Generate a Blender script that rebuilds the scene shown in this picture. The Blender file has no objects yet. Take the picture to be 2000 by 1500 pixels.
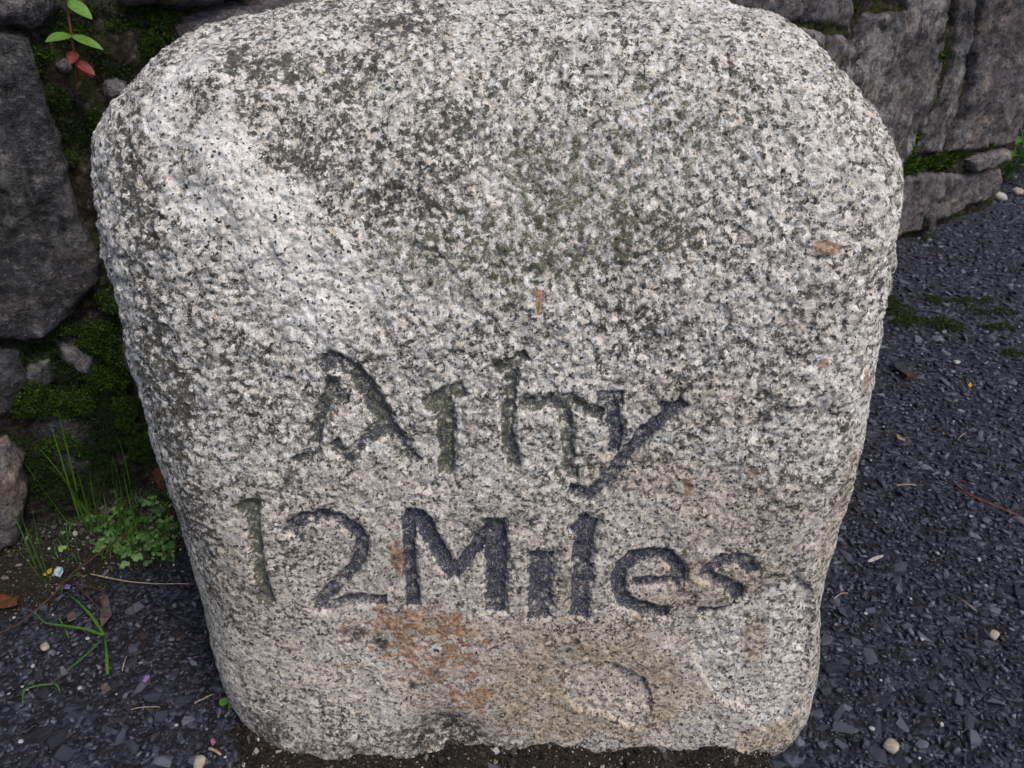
import bpy, bmesh, math, random
import numpy as np
from mathutils import Vector, Matrix

random.seed(7)
RNG = np.random.default_rng(11)
scene = bpy.context.scene
COL = scene.collection

# ------------------------------------------------------------------ camera, sky, sun, exposure
CAM = np.array([0.0, -0.477, 0.776]); PITCH = math.radians(33.0); FPX = 1540.0   # focal length in photo pixels (2000 wide)
cd = bpy.data.cameras.new('camera'); cam = bpy.data.objects.new('camera', cd); COL.objects.link(cam)
cam.location = CAM; cam.rotation_euler = (math.radians(90) - PITCH, 0, 0)
cd.sensor_width = 36.0; cd.lens = 36.0 * FPX / 2000.0; cd.clip_start = 0.02; cd.clip_end = 500
cd.dof.use_dof = True; cd.dof.focus_distance = 0.70; cd.dof.aperture_fstop = 20.0
scene.camera = cam

SUN_EL, SUN_AZ = 57.0, 44.0        # degrees; azimuth measured from -Y (behind the camera) towards +X
el, az = math.radians(SUN_EL), math.radians(SUN_AZ)
SUND = Vector((math.cos(el) * math.sin(az), -math.cos(el) * math.cos(az), math.sin(el)))
world = bpy.data.worlds.new('World'); scene.world = world; world.use_nodes = True
wn = world.node_tree; bg = wn.nodes['Background']
sky = wn.nodes.new('ShaderNodeTexSky'); sky.sky_type = 'NISHITA'; sky.sun_disc = False
sky.sun_elevation = el; sky.sun_rotation = math.atan2(SUND.x, SUND.y)
sky.air_density = 1.0; sky.dust_density = 4.0; sky.ozone_density = 1.0
wn.links.new(sky.outputs[0], bg.inputs[0]); bg.inputs[1].default_value = 0.13
sl = bpy.data.lights.new('sun', 'SUN'); sun = bpy.data.objects.new('sun', sl); COL.objects.link(sun)
sl.energy = 1.4; sl.angle = math.radians(17); sl.color = (1.0, 0.93, 0.84)
sun.rotation_euler = SUND.to_track_quat('Z', 'Y').to_euler()
vs = scene.view_settings; vs.view_transform = 'Standard'; vs.look = 'None'; vs.gamma = 1.0; vs.exposure = 0.06
vs.use_curve_mapping = False
cy = scene.cycles; cy.max_bounces = 5; cy.diffuse_bounces = 3; cy.glossy_bounces = 2; cy.transmission_bounces = 2; cy.use_adaptive_sampling = True; cy.adaptive_threshold = 0.03

# ------------------------------------------------------------------ measuring helpers
RIGHT = np.array([1.0, 0, 0]); FWD = np.array([0, math.cos(PITCH), -math.sin(PITCH)]); UP = np.array([0, math.sin(PITCH), math.cos(PITCH)])
def ray(px, py): return FWD + RIGHT * (px - 1000) / FPX + UP * (750 - py) / FPX
def ground(px, py, z=0.0):
    d = ray(px, py); t = (z - CAM[2]) / d[2]; return CAM + d * t
W0 = np.array([-0.686, 0.331]); WD = np.array([0.8396, 0.5433]); WN = np.array([0.5433, -0.8396])
def wall_uz(px, py):
    d = ray(px, py); t = ((W0 - CAM[:2]) @ WN) / (d[:2] @ WN); p = CAM + d * t
    return (p[:2] - W0) @ WD, p[2]
def wall_pt(u, z, h=0.0):
    u = np.asarray(u, float); z = np.asarray(z, float); h = np.asarray(h, float) + np.zeros_like(u)
    return np.stack([W0[0] + WD[0] * u + WN[0] * h, W0[1] + WD[1] * u + WN[1] * h, z + 0 * u], -1)

# ------------------------------------------------------------------ noise
def _hu(ix, iy, iz, s):
    x = ix.astype(np.uint32) * np.uint32(374761393) + iy.astype(np.uint32) * np.uint32(668265263) + iz.astype(np.uint32) * np.uint32(2147483647) + np.uint32((s * 974634777) & 0xFFFFFFFF)
    x = (x ^ (x >> np.uint32(13))) * np.uint32(1274126177)
    x = (x ^ (x >> np.uint32(16))) * np.uint32(2246822519)
    return x ^ (x >> np.uint32(15))
def _h(ix, iy, iz, s): return (_hu(ix, iy, iz, s) & np.uint32(0xFFFFFF)) * np.float32(1 / 0xFFFFFF)
def vnoise(p, sc, s=0):
    q = np.asarray(p) / sc; i = np.floor(q); f = q - i; i = i.astype(np.int32); f = f.astype(np.float32); f = f * f * f * (f * (f * 6 - 15) + 10)
    r = 0
    for a in (0, 1):
        for b in (0, 1):
            for c in (0, 1):
                w = (f[:, 0] if a else 1 - f[:, 0]) * (f[:, 1] if b else 1 - f[:, 1]) * (f[:, 2] if c else 1 - f[:, 2])
                r = r + w * _h(i[:, 0] + a, i[:, 1] + b, i[:, 2] + c, s)
    return r * 2 - 1
def fbm(p, sc, o=4, g=0.5, s=0):
    r = 0; a = 1.0; t = 0
    for k in range(o):
        r = r + a * vnoise(p, sc / 2 ** k, s + 17 * k); t += a; a *= g
    return r / t
def worley(p, cell, s=0):
    q = np.asarray(p) / cell; i = np.floor(q).astype(np.int32); q = (q - i).astype(np.float32)
    f1 = np.full(len(q), 9.0, np.float32); f2 = f1.copy(); cid = np.zeros(len(q), np.uint32); k = np.float32(1 / 1023)
    for a in (-1, 0, 1):
        for b in (-1, 0, 1):
            for c in (-1, 0, 1):
                h = _hu(i[:, 0] + a, i[:, 1] + b, i[:, 2] + c, s); m = np.uint32(1023)
                d = (a + (h & m) * k - q[:, 0]) ** 2 + (b + ((h >> np.uint32(10)) & m) * k - q[:, 1]) ** 2 + (c + ((h >> np.uint32(20)) & m) * k - q[:, 2]) ** 2
                n = d < f1
                f2 = np.where(n, f1, np.minimum(f2, d)); cid = np.where(n, h, cid); f1 = np.where(n, d, f1)
    return np.sqrt(f1), np.sqrt(f2), ((cid * np.uint32(2654435761)) >> np.uint32(8)) / float(0xFFFFFF)
def sstep(a, b, x):
    t = np.clip((x - a) / (b - a), 0, 1); return t * t * (3 - 2 * t)
def seg_dist(P, A, B):
    d = B - A; L = d @ d + 1e-12; t = np.clip(((P - A) @ d) / L, 0, 1)
    return np.sqrt(((P - (A + t[:, None] * d)) ** 2).sum(1)), t
def poly_sd(P, V):
    """signed distance to a polygon, positive inside"""
    V = np.asarray(V, float); n = len(V); d = np.full(len(P), 1e9); ins = np.zeros(len(P), bool)
    for k in range(n):
        A, B = V[k], V[(k + 1) % n]
        d = np.minimum(d, seg_dist(P, A, B)[0])
        c = ((A[1] > P[:, 1]) != (B[1] > P[:, 1]))
        xx = (B[0] - A[0]) * (P[:, 1] - A[1]) / (B[1] - A[1] + 1e-15) + A[0]
        ins ^= c & (P[:, 0] < xx)
    return np.where(ins, d, -d)

# ------------------------------------------------------------------ mesh helpers
def mesh_np(name, V, F, mat=None, smooth=True, attrs=None, parent=None, corner_attr=None):
    V = np.asarray(V, np.float32); F = np.asarray(F, np.int32); k = F.shape[1]
    me = bpy.data.meshes.new(name)
    me.vertices.add(len(V)); me.vertices.foreach_set('co', V.ravel())
    me.loops.add(F.size); me.loops.foreach_set('vertex_index', F.ravel())
    me.polygons.add(len(F)); me.polygons.foreach_set('loop_start', np.arange(0, F.size, k, dtype=np.int32))
    me.polygons.foreach_set('loop_total', np.full(len(F), k, np.int32))
    me.polygons.foreach_set('use_smooth', np.full(len(F), smooth, bool))
    for n, a in (attrs or {}).items():
        at = me.attributes.new(n, 'FLOAT', 'POINT'); at.data.foreach_set('value', np.asarray(a, np.float32))
    me.update(calc_edges=True); me.validate()
    if mat: me.materials.append(mat)
    o = bpy.data.objects.new(name, me); COL.objects.link(o)
    if parent: o.parent = parent
    return o
def grid_faces(nr, nc, wrap=False):
    r = np.arange(nr - 1)[:, None]; c = np.arange(nc if wrap else nc - 1)[None, :]
    c2 = (c + 1) % nc
    return np.stack([r * nc + c, r * nc + c2, (r + 1) * nc + c2, (r + 1) * nc + c], -1).reshape(-1, 4)
def tag(o, label=None, cat=None, group=None, kind=None):
    if label: o['label'] = label
    if cat: o['category'] = cat
    if group: o['group'] = group
    if kind: o['kind'] = kind
    return o
def empty(name, loc):
    o = bpy.data.objects.new(name, None); COL.objects.link(o); o.location = loc; o.empty_display_size = 0.02
    return o
def adopt(o, parent):
    """parent a mesh built in world coordinates"""
    o.parent = parent; o.matrix_parent_inverse = Matrix.Translation(-parent.location); return o

# ------------------------------------------------------------------ node helpers
class NT:
    def __init__(s, name):
        s.m = bpy.data.materials.new(name); s.m.use_nodes = True; s.t = s.m.node_tree
        s.b = s.t.nodes['Principled BSDF']; s.tc = s.t.nodes.new('ShaderNodeTexCoord')
    def put(s, sock, v):
        if isinstance(v, bpy.types.NodeSocket): s.t.links.new(v, sock)
        elif v is not None: sock.default_value = v
    def co(s, scale=(1, 1, 1), kind='Object'):
        n = s.t.nodes.new('ShaderNodeMapping'); s.t.links.new(s.tc.outputs[kind], n.inputs[0]); n.inputs['Scale'].default_value = scale; return n.outputs[0]
    def noise(s, sc, det=4, rough=0.5, vec=None, dist=0.0):
        n = s.t.nodes.new('ShaderNodeTexNoise'); s.put(n.inputs['Vector'], vec if vec is not None else s.tc.outputs['Object'])
        n.inputs['Scale'].default_value = sc; n.inputs['Detail'].default_value = det; n.inputs['Roughness'].default_value = rough; n.inputs['Distortion'].default_value = dist
        return n.outputs[0]
    def vor(s, sc, vec=None, feat='F1', out='Color'):
        n = s.t.nodes.new('ShaderNodeTexVoronoi'); n.feature = feat; s.put(n.inputs['Vector'], vec if vec is not None else s.tc.outputs['Object'])
        n.inputs['Scale'].default_value = sc; return n.outputs[out]
    def warp(s, amt, sc, vec=None):
        n = s.t.nodes.new('ShaderNodeTexNoise'); n.inputs['Scale'].default_value = sc; n.inputs['Detail'].default_value = 3
        s.put(n.inputs['Vector'], vec if vec is not None else s.tc.outputs['Object'])
        a = s.t.nodes.new('ShaderNodeVectorMath'); a.operation = 'MULTIPLY_ADD'
        s.t.links.new(n.outputs['Color'], a.inputs[0]); a.inputs[1].default_value = (amt,) * 3
        s.put(a.inputs[2], vec if vec is not None else s.tc.outputs['Object']); return a.outputs[0]
    def math(s, op, a, b=None, c=None, clamp=False):
        n = s.t.nodes.new('ShaderNodeMath'); n.operation = op; n.use_clamp = clamp
        s.put(n.inputs[0], a); s.put(n.inputs[1], b); s.put(n.inputs[2], c); return n.outputs[0]
    def step(s, x, a, b, lo=0.0, hi=1.0):
        n = s.t.nodes.new('ShaderNodeMapRange'); n.interpolation_type = 'SMOOTHSTEP'
        s.put(n.inputs[0], x); n.inputs[1].default_value = a; n.inputs[2].default_value = b; n.inputs[3].default_value = lo; n.inputs[4].default_value = hi
        return n.outputs[0]
    def mix(s, f, a, b, mode='MIX'):
        n = s.t.nodes.new('ShaderNodeMix'); n.data_type = 'RGBA'; n.blend_type = mode
        s.put(n.inputs[0], f)
        for k, v in ((6, a), (7, b)):
            if isinstance(v, tuple) and len(v) == 3: v = v + (1,)
            s.put(n.inputs[k], v)
        return n.outputs[2]
    def ramp(s, f, stops, const=False):
        n = s.t.nodes.new('ShaderNodeValToRGB'); s.put(n.inputs[0], f); r = n.color_ramp
        if const: r.interpolation = 'CONSTANT'
        while len(r.elements) < len(stops): r.elements.new(0.5)
        for e, (p, c) in zip(r.elements, stops): e.position = p; e.color = tuple(c) + (1,)
        return n.outputs[0]
    def attr(s, name, out='Fac'):
        n = s.t.nodes.new('ShaderNodeAttribute'); n.attribute_name = name; return n.outputs[out]
    def objrand(s):
        return s.t.nodes.new('ShaderNodeObjectInfo').outputs['Random']
    def red(s, c):
        n = s.t.nodes.new('ShaderNodeSeparateColor'); s.t.links.new(c, n.inputs[0]); return n.outputs[0]
    def bump(s, h, dist, strength=1.0, normal=None):
        n = s.t.nodes.new('ShaderNodeBump'); s.put(n.inputs['Height'], h); n.inputs['Distance'].default_value = dist; n.inputs['Strength'].default_value = strength
        if normal is not None: s.t.links.new(normal, n.inputs['Normal'])
        return n.outputs[0]
    def done(s, col, rough=0.85, normal=None, spec=0.3, **kw):
        s.put(s.b.inputs['Base Color'], col if not (isinstance(col, tuple) and len(col) == 3) else col + (1,))
        s.put(s.b.inputs['Roughness'], rough); s.b.inputs['Specular IOR Level'].default_value = spec
        if normal is not None: s.t.links.new(normal, s.b.inputs['Normal'])
        for k, v in kw.items(): s.put(s.b.inputs[k.replace('_', ' ')], v)
        return s.m

# ------------------------------------------------------------------ materials
def mat_granite():
    n = NT('granite')
    w = n.warp(0.0030, 330)
    vA = n.t.nodes.new('ShaderNodeTexVoronoi'); n.put(vA.inputs['Vector'], w); vA.inputs['Scale'].default_value = 330
    sc_ = n.t.nodes.new('ShaderNodeSeparateColor'); n.t.links.new(vA.outputs['Color'], sc_.inputs[0]); rF, gA, bA = sc_.outputs
    rC = n.red(n.vor(255, w)); cz = n.step(n.math('ADD', n.attr('coarse'), n.math('MULTIPLY', n.math('SUBTRACT', n.noise(30, 2), .5), 1.6)), .35, .75)
    mx_ = n.t.nodes.new('ShaderNodeMix'); n.put(mx_.inputs[0], cz); n.put(mx_.inputs[2], rF); n.put(mx_.inputs[3], rC); rA = mx_.outputs[0]
    cloud = n.noise(70, 4, .65); fine = n.noise(800, 2, .6); mid = n.noise(150, 4, .72); low = n.noise(15, 2, .6)
    lich = n.noise(150, 4, .80, w); ridge = n.noise(230, 3, .6)
    grain = n.ramp(rA, [(0, (.19, .19, .19)), (.14, (.33, .325, .31)), (.34, (.50, .49, .46)), (.58, (.66, .648, .62)), (.82, (.80, .795, .785)), (1, (.64, .56, .45))])
    cr = n.math('MULTIPLY', n.attr('crystal'), n.step(mid, .36, .50), clamp=True)
    grain = n.mix(n.step(cloud, .40, .62), n.mix(.45, grain, (.29, .28, .26)), grain)
    grain = n.mix(n.math('MULTIPLY', cr, .8), grain, n.ramp(rA, [(0, (.55, .53, .50)), (.5, (.72, .71, .69)), (1, (.83, .83, .84))]))
    grain = n.mix(.75, grain, n.ramp(fine, [(.28, (.22, .22, .22)), (.5, (.58, .58, .58)), (.72, (.93, .93, .93))]), 'OVERLAY')
    # brown iron tint of the worn skin low on the face
    brn = n.math('MULTIPLY', n.attr('brown'), n.step(cloud, .30, .56, .45, 1.0), clamp=True)
    grain = n.mix(brn, grain, n.mix(1.0, grain, (.74, .635, .51), 'MULTIPLY'))
    # black mica flakes
    mic = n.step(n.red(n.vor(470, w)), .10, .17, 1.0, 0.0)
    c = n.mix(n.math('MULTIPLY', mic, n.step(mid, .40, .56)), grain, (.033, .032, .034))
    # dark lichen between the grains, and the shade painted in through 'dark'
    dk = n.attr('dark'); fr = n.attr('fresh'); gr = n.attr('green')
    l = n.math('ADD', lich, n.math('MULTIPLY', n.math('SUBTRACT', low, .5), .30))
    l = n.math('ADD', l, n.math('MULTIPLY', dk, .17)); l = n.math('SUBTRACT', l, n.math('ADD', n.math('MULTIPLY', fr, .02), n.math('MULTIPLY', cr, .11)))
    l = n.math('ADD', l, n.math('MULTIPLY', n.math('SUBTRACT', .5, rA), .10))
    crack = n.step(n.math('ABSOLUTE', n.math('SUBTRACT', ridge, .5)), .0, .035, .10, 0.0); l = n.math('ADD', l, crack)
    lm = n.step(l, .530, .628, 0.0, .90)
    lc = n.mix(n.math('MULTIPLY', gr, 1.0, clamp=True), n.ramp(fine, [(.3, (.016, .016, .013)), (.7, (.085, .082, .068))]), n.ramp(fine, [(.3, (.034, .042, .019)), (.7, (.14, .15, .08))]))
    c = n.mix(lm, c, lc)
    gm = n.math('MULTIPLY', n.step(n.math('ADD', gr, n.math('MULTIPLY', n.math('SUBTRACT', mid, .5), 2.4)), .45, .95), n.step(gr, .03, .3))
    c = n.mix(n.math('MULTIPLY', gm, .60), c, n.ramp(fine, [(.3, (.06, .068, .035)), (.7, (.20, .21, .13))]))
    ra = n.attr('rust'); ru = n.step(n.math('ADD', n.math('MULTIPLY', ra, .80), n.math('ADD', n.math('MULTIPLY', n.math('SUBTRACT', lich, .5), 2.4), n.math('MULTIPLY', n.math('SUBTRACT', cloud, .5), 3.0))), .45, 1.0); ru = n.math('MULTIPLY', ru, n.step(ra, .05, .3))
    c = n.mix(n.math('MULTIPLY', ru, .9), c, n.mix(.25, n.ramp(mid, [(.34, (.022, .010, .006)), (.43, (.11, .040, .015)), (.52, (.29, .12, .04)), (.62, (.52, .34, .18))]), c))
    so = n.math('MULTIPLY', n.attr('soil'), n.step(mid, .36, .55), clamp=True)
    c = n.mix(so, c, n.ramp(fine, [(.33, (.010, .009, .008)), (.58, (.045, .041, .037)), (.72, (.24, .225, .20))]))
    # worn paint left in the letters
    pt = n.attr('paint')
    pa = n.math('ADD', pt, n.math('MULTIPLY', n.math('SUBTRACT', lich, .5), 1.75)); pa = n.math('ADD', pa, n.math('MULTIPLY', n.math('SUBTRACT', fine, .5), 1.5))
    pm = n.math('MULTIPLY', n.step(pa, .40, .58, 0.0, .95), n.step(pt, .05, .2))
    pc = n.ramp(fine, [(.34, (.010, .011, .016)), (.50, (.030, .034, .056)), (.62, (.11, .118, .165)), (.71, (.50, .51, .56))])
    c = n.mix(pm, c, pc)
    h = n.math('ADD', n.math('MULTIPLY', fine, .8), n.math('MULTIPLY', mid, 1.8))
    nb = n.bump(h, .0012, .9)
    return n.done(c, n.step(gA, .80, .97, .88, .45), nb, .35)

def mat_asphalt_chip():
    n = NT('tarmac_chip'); r = n.attr('tint'); f = n.noise(520, 3, .7); g = n.noise(95, 4, .7)
    c = n.ramp(r, [(0, (.012, .013, .021)), (.3, (.030, .034, .054)), (.65, (.072, .080, .118)), (.9, (.150, .162, .215)), (1, (.19, .195, .24))])
    c = n.mix(.7, c, n.ramp(f, [(.3, (.22, .22, .22)), (.5, (.52, .52, .52)), (.72, (.92, .92, .94))]), 'OVERLAY')
    c = n.mix(n.math('MULTIPLY', n.step(g, .46, .62), .6), c, (.016, .0155, .017))
    c = n.mix(n.math('MULTIPLY', n.step(g, .40, .30), .35), c, (.17, .175, .20))
    return n.done(c, .62, n.bump(f, .0010, .9), .45)
def mat_asphalt():
    n = NT('tarmac'); w = n.warp(.004, 150)
    v = n.red(n.vor(190, w)); f = n.noise(620, 3, .7)
    c = n.ramp(v, [(0, (.007, .0075, .012)), (.45, (.020, .022, .034)), (.8, (.050, .056, .084)), (1, (.10, .108, .15))])
    c = n.mix(.6, c, n.ramp(f, [(.3, (.2, .2, .2)), (.7, (.85, .85, .85))]), 'OVERLAY')
    k = n.noise(60, 4, .75); c = n.mix(.8, c, n.ramp(k, [(.32, (.10, .10, .10)), (.5, (.45, .45, .45)), (.66, (.95, .95, .97))]), 'OVERLAY')
    h = n.math('ADD', n.math('MULTIPLY', n.vor(190, w, 'F1', 'Distance'), -1.2), n.math('ADD', n.math('MULTIPLY', f, .8), n.math('MULTIPLY', k, 2.0)))
    return n.done(c, .75, n.bump(h, .004, 1.0), .4)
def mat_soil():
    n = NT('dark_soil')
    c = n.ramp(n.noise(420, 3, .75), [(.30, (.008, .0075, .007)), (.50, (.022, .019, .016)), (.64, (.055, .048, .04)), (.74, (.20, .19, .17))])
    c = n.mix(n.step(n.red(n.vor(650)), .975, .985), c, (.30, .28, .25))
    return n.done(c, .95, n.bump(n.noise(420, 3, .75), .003, 1.0), .15)
def mat_crumb():
    n = NT('soil_crumb'); r = n.attr('tint')
    c = n.ramp(r, [(0, (.010, .009, .008)), (.55, (.030, .026, .022)), (.84, (.07, .064, .058)), (.94, (.20, .19, .17)), (1, (.45, .43, .40))])
    return n.done(c, .95, None, .1)
def mat_wallstone():
    n = NT('dark_rubble_stone'); dk = n.attr('tone'); gy = n.attr('lime')
    A = n.noise(24, 5, .72, dist=.5); B = n.noise(12, 3, .65); G = n.noise(150, 4, .75); S = n.noise(48, 4, .7, n.co((1, 1, .4)))
    base = n.ramp(A, [(.30, (.016, .016, .020)), (.45, (.034, .034, .042)), (.58, (.062, .062, .072)), (.74, (.13, .128, .13))])
    base = n.mix(n.step(B, .50, .64), base, n.mix(1, base, (1.13, 1.0, .88), 'MULTIPLY'))
    base = n.mix(.85, base, n.ramp(G, [(.3, (.12, .12, .12)), (.5, (.5, .5, .5)), (.7, (.96, .96, .96))]), 'OVERLAY')
    base = n.mix(n.step(n.noise(70, 4, .7), .50, .64, 0, .6), base, (.012, .011, .010))
    c = n.mix(1.0, base, n.mix(dk, (1, 1, 1), (4.3, 3.95, 3.6)), 'MULTIPLY')
    c = n.mix(n.math('MULTIPLY', n.step(G, .57, .66), .42), c, (.26, .255, .245))
    c = n.mix(n.step(n.noise(520, 2, .6), .66, .72, 0, .6), c, (.34, .335, .32))
    c = n.mix(n.math('MULTIPLY', n.math('MULTIPLY', gy, n.step(S, .44, .58), clamp=True), .8), c, n.ramp(G, [(.3, (.16, .16, .165)), (.7, (.50, .49, .48))]))
    c = n.mix(n.math('MULTIPLY', n.step(S, .40, .30), .55), c, (.10, .085, .035))
    h = n.math('ADD', n.math('MULTIPLY', A, .8), n.math('MULTIPLY', G, .75))
    return n.done(c, .78, n.bump(h, .012, 1.0), .35)
def mat_mortar():
    n = NT('earthy_mortar'); A = n.noise(85, 5, .75); B = n.noise(20, 3, .6)
    c = n.ramp(A, [(.32, (.007, .006, .005)), (.48, (.024, .020, .016)), (.60, (.065, .056, .046)), (.72, (.22, .205, .185))])
    c = n.mix(n.math('MULTIPLY', n.step(B, .50, .62), .75), c, n.ramp(A, [(.3, (.010, .016, .004)), (.7, (.06, .08, .016))]))
    return n.done(c, .95, n.bump(A, .008, 1.0), .15)
def mat_leafy(name, lo, hi, rough=.5, trans=.25):
    n = NT(name); r = n.attr('tint')
    c = n.mix(r, lo, hi); c = n.mix(.35, c, n.ramp(n.noise(260, 4), [(.3, (.25, .25, .25)), (.7, (.75, .75, .75))]), 'OVERLAY')
    n.done(c, rough, n.bump(n.noise(500, 3), .0004, .5), .35)
    n.b.inputs['Subsurface Weight'].default_value = 0.0
    tr = n.t.nodes.new('ShaderNodeBsdfTranslucent'); n.put(tr.inputs[0], c)
    mx = n.t.nodes.new('ShaderNodeMixShader'); mx.inputs[0].default_value = trans
    n.t.links.new(n.b.outputs[0], mx.inputs[1]); n.t.links.new(tr.outputs[0], mx.inputs[2])
    n.t.links.new(mx.outputs[0], n.t.nodes['Material Output'].inputs[0]); return n.m
def mat_plain(name, a, b, sc=200, rough=.8, bump=.0005, spec=.3):
    n = NT(name); c = n.ramp(n.noise(sc, 5, .65), [(.32, a), (.68, b)])
    return n.done(c, rough, n.bump(n.noise(sc * 2, 5, .7), bump, .8), spec)

M = dict(granite=mat_granite(), chip=mat_asphalt_chip(), tarmac=mat_asphalt(), soil=mat_soil(), crumb=mat_crumb(), wall=mat_wallstone(), mortar=mat_mortar(),
         moss=mat_leafy('moss', (.018, .034, .005), (.10, .185, .016), .85, .3),
         mossdark=mat_leafy('dark_moss', (.012, .026, .005), (.040, .085, .012), .85, .25),
         mossdull=mat_leafy('olive_moss', (.018, .026, .006), (.085, .12, .016), .85, .25),
         grass=mat_leafy('grass', (.05, .15, .018), (.13, .32, .04), .45, .35),
         clover=mat_leafy('weed_leaf', (.05, .15, .03), (.24, .42, .14), .5, .3),
         herb=mat_leafy('herb_leaf', (.095, .24, .035), (.18, .37, .065), .45, .35),
         redleaf=mat_leafy('red_leaf', (.17, .022, .022), (.28, .06, .055), .5, .25),
         stem=mat_plain('red_stem', (.12, .035, .02), (.24, .08, .05), 300, .5),
         dead=mat_plain('dead_leaf', (.05, .022, .014), (.17, .085, .05), 120, .8, .002),
         greydead=mat_plain('grey_dead_leaf', (.055, .04, .04), (.16, .125, .12), 120, .8, .002),
         twig=mat_plain('twig', (.035, .018, .011), (.11, .06, .04), 220, .8),
         straw=mat_plain('straw', (.22, .17, .10), (.48, .40, .28), 220, .7),
         pebble=mat_plain('white_pebble', (.26, .25, .24), (.55, .54, .52), 260, .7),
         tan=mat_plain('tan_pebble', (.24, .20, .15), (.46, .41, .33), 200, .7),
         slate=mat_plain('slate', (.020, .022, .027), (.05, .053, .062), 160, .6),
         purple=mat_plain('purple_petal', (.16, .08, .36), (.30, .20, .52), 300, .6),
         pink=mat_plain('pink_petal', (.22, .06, .13), (.40, .18, .26), 300, .6),
         paper=mat_plain('bluish_paper', (.18, .42, .50), (.72, .76, .78), 160, .7),
         yellow=mat_plain('yellow_leaf', (.45, .26, .02), (.62, .42, .05), 160, .6),
         rustdebris=mat_plain('rusty_debris', (.05, .018, .010), (.16, .06, .032), 200, .85, .002))

# ------------------------------------------------------------------ ground
def nonuni(a, b, near0, near1, fine, coarse):
    xs = [near0]
    while xs[-1] < near1: xs.append(xs[-1] + fine)
    st = fine
    while xs[-1] < b: st = min(st * 1.12, coarse); xs.append(xs[-1] + st)
    lo = [near0]; st = fine
    while lo[-1] > a: st = min(st * 1.12, coarse); lo.append(lo[-1] - st)
    return np.array(lo[::-1][:-1] + xs)
def ground_z(x, y):
    p = np.stack([x, y, 0 * x], -1)
    z = fbm(p, .35, 3, .5, 5) * .006
    return z * sstep(3.5, 1.5, np.hypot(x, y))
gx = nonuni(-60, 60, -1.0, 1.6, .012, 4.0); gy = nonuni(-40, 80, -.45, 1.9, .012, 4.0)
X, Y = np.meshgrid(gx, gy); P = np.stack([X.ravel(), Y.ravel(), 0 * X.ravel()], -1)
Z = ground_z(P[:, 0], P[:, 1]) + fbm(P, .03, 2, .5, 9) * .0015 * (np.hypot(P[:, 0], P[:, 1]) < 3)
P[:, 2] = Z - .003
ground_o = tag(mesh_np('tarmac_ground', P, grid_faces(len(gy), len(gx)), M['tarmac']), kind='structure')
def gz(x, y): return float(ground_z(np.array([x]), np.array([y]))[0])
def on_ground(px, py, dz=0.0):
    p = ground(px, py); p = ground(px, py, gz(p[0], p[1])); p[2] += dz; return p

# stone profile (front surface of the milestone), shared by the placing of letters and stains
PZ = np.array([-.04, 0, .10, .20, .30, .40, .47, .53, .58, .62, .650, .672, .686, .692])
PF = np.array([-.004, 0, .016, .033, .050, .067, .081, .096, .116, .141, .170, .208, .252, .300])
PB = np.array([.30, .30, .31, .32, .33, .34, .345, .35, .352, .352, .35, .345, .335, .302])
def face(px, py):
    d = ray(px, py); lo, hi = .2, 2.0
    f = lambda t: (CAM + d * t)[1] - np.interp((CAM + d * t)[2], PZ, PF)
    for _ in range(40):
        m = (lo + hi) / 2
        if f(m) < 0: lo = m
        else: hi = m
    p = CAM + d * lo; return np.array([p[0], p[2]])
SIL_L = [(1458,505),(1400,462),(1350,430),(1250,388),(1150,360),(1060,334),(1000,320),(950,308),(870,278),(800,258),(720,237),(640,218),(560,202),(480,187),(400,174),(340,174),(300,178),(250,190),(200,215),(150,262),(100,318),(60,375),(30,440),(10,510),(0,575)]
SIL_R = [(1475,1500),(1430,1565),(1390,1590),(1290,1612),(1200,1618),(1100,1640),(1050,1652),(1000,1666),(950,1672),(900,1682),(850,1695),(800,1705),(750,1716),(700,1725),(600,1738),(500,1745),(400,1752),(340,1751),(300,1743),(250,1720),(200,1692),(150,1655),(100,1600),(60,1545),(20,1480),(0,1430)]
def sil(lst, off):
    out = []
    for py, px in lst:
        d = ray(px, py); lo, hi = .2, 2.0
        for _ in range(40):
            m = (lo + hi) / 2; p = CAM + d * m
            yf = np.interp(p[2], PZ, PF); k = np.interp(p[2], [.45, .69], [off, .09])
            if p[1] < yf + k: lo = m
            else: hi = m
        out.append((p[2], p[0]))
    out.sort(); return np.array(out)
SL = sil(SIL_L, .060); SR = sil(SIL_R, .035)

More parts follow.
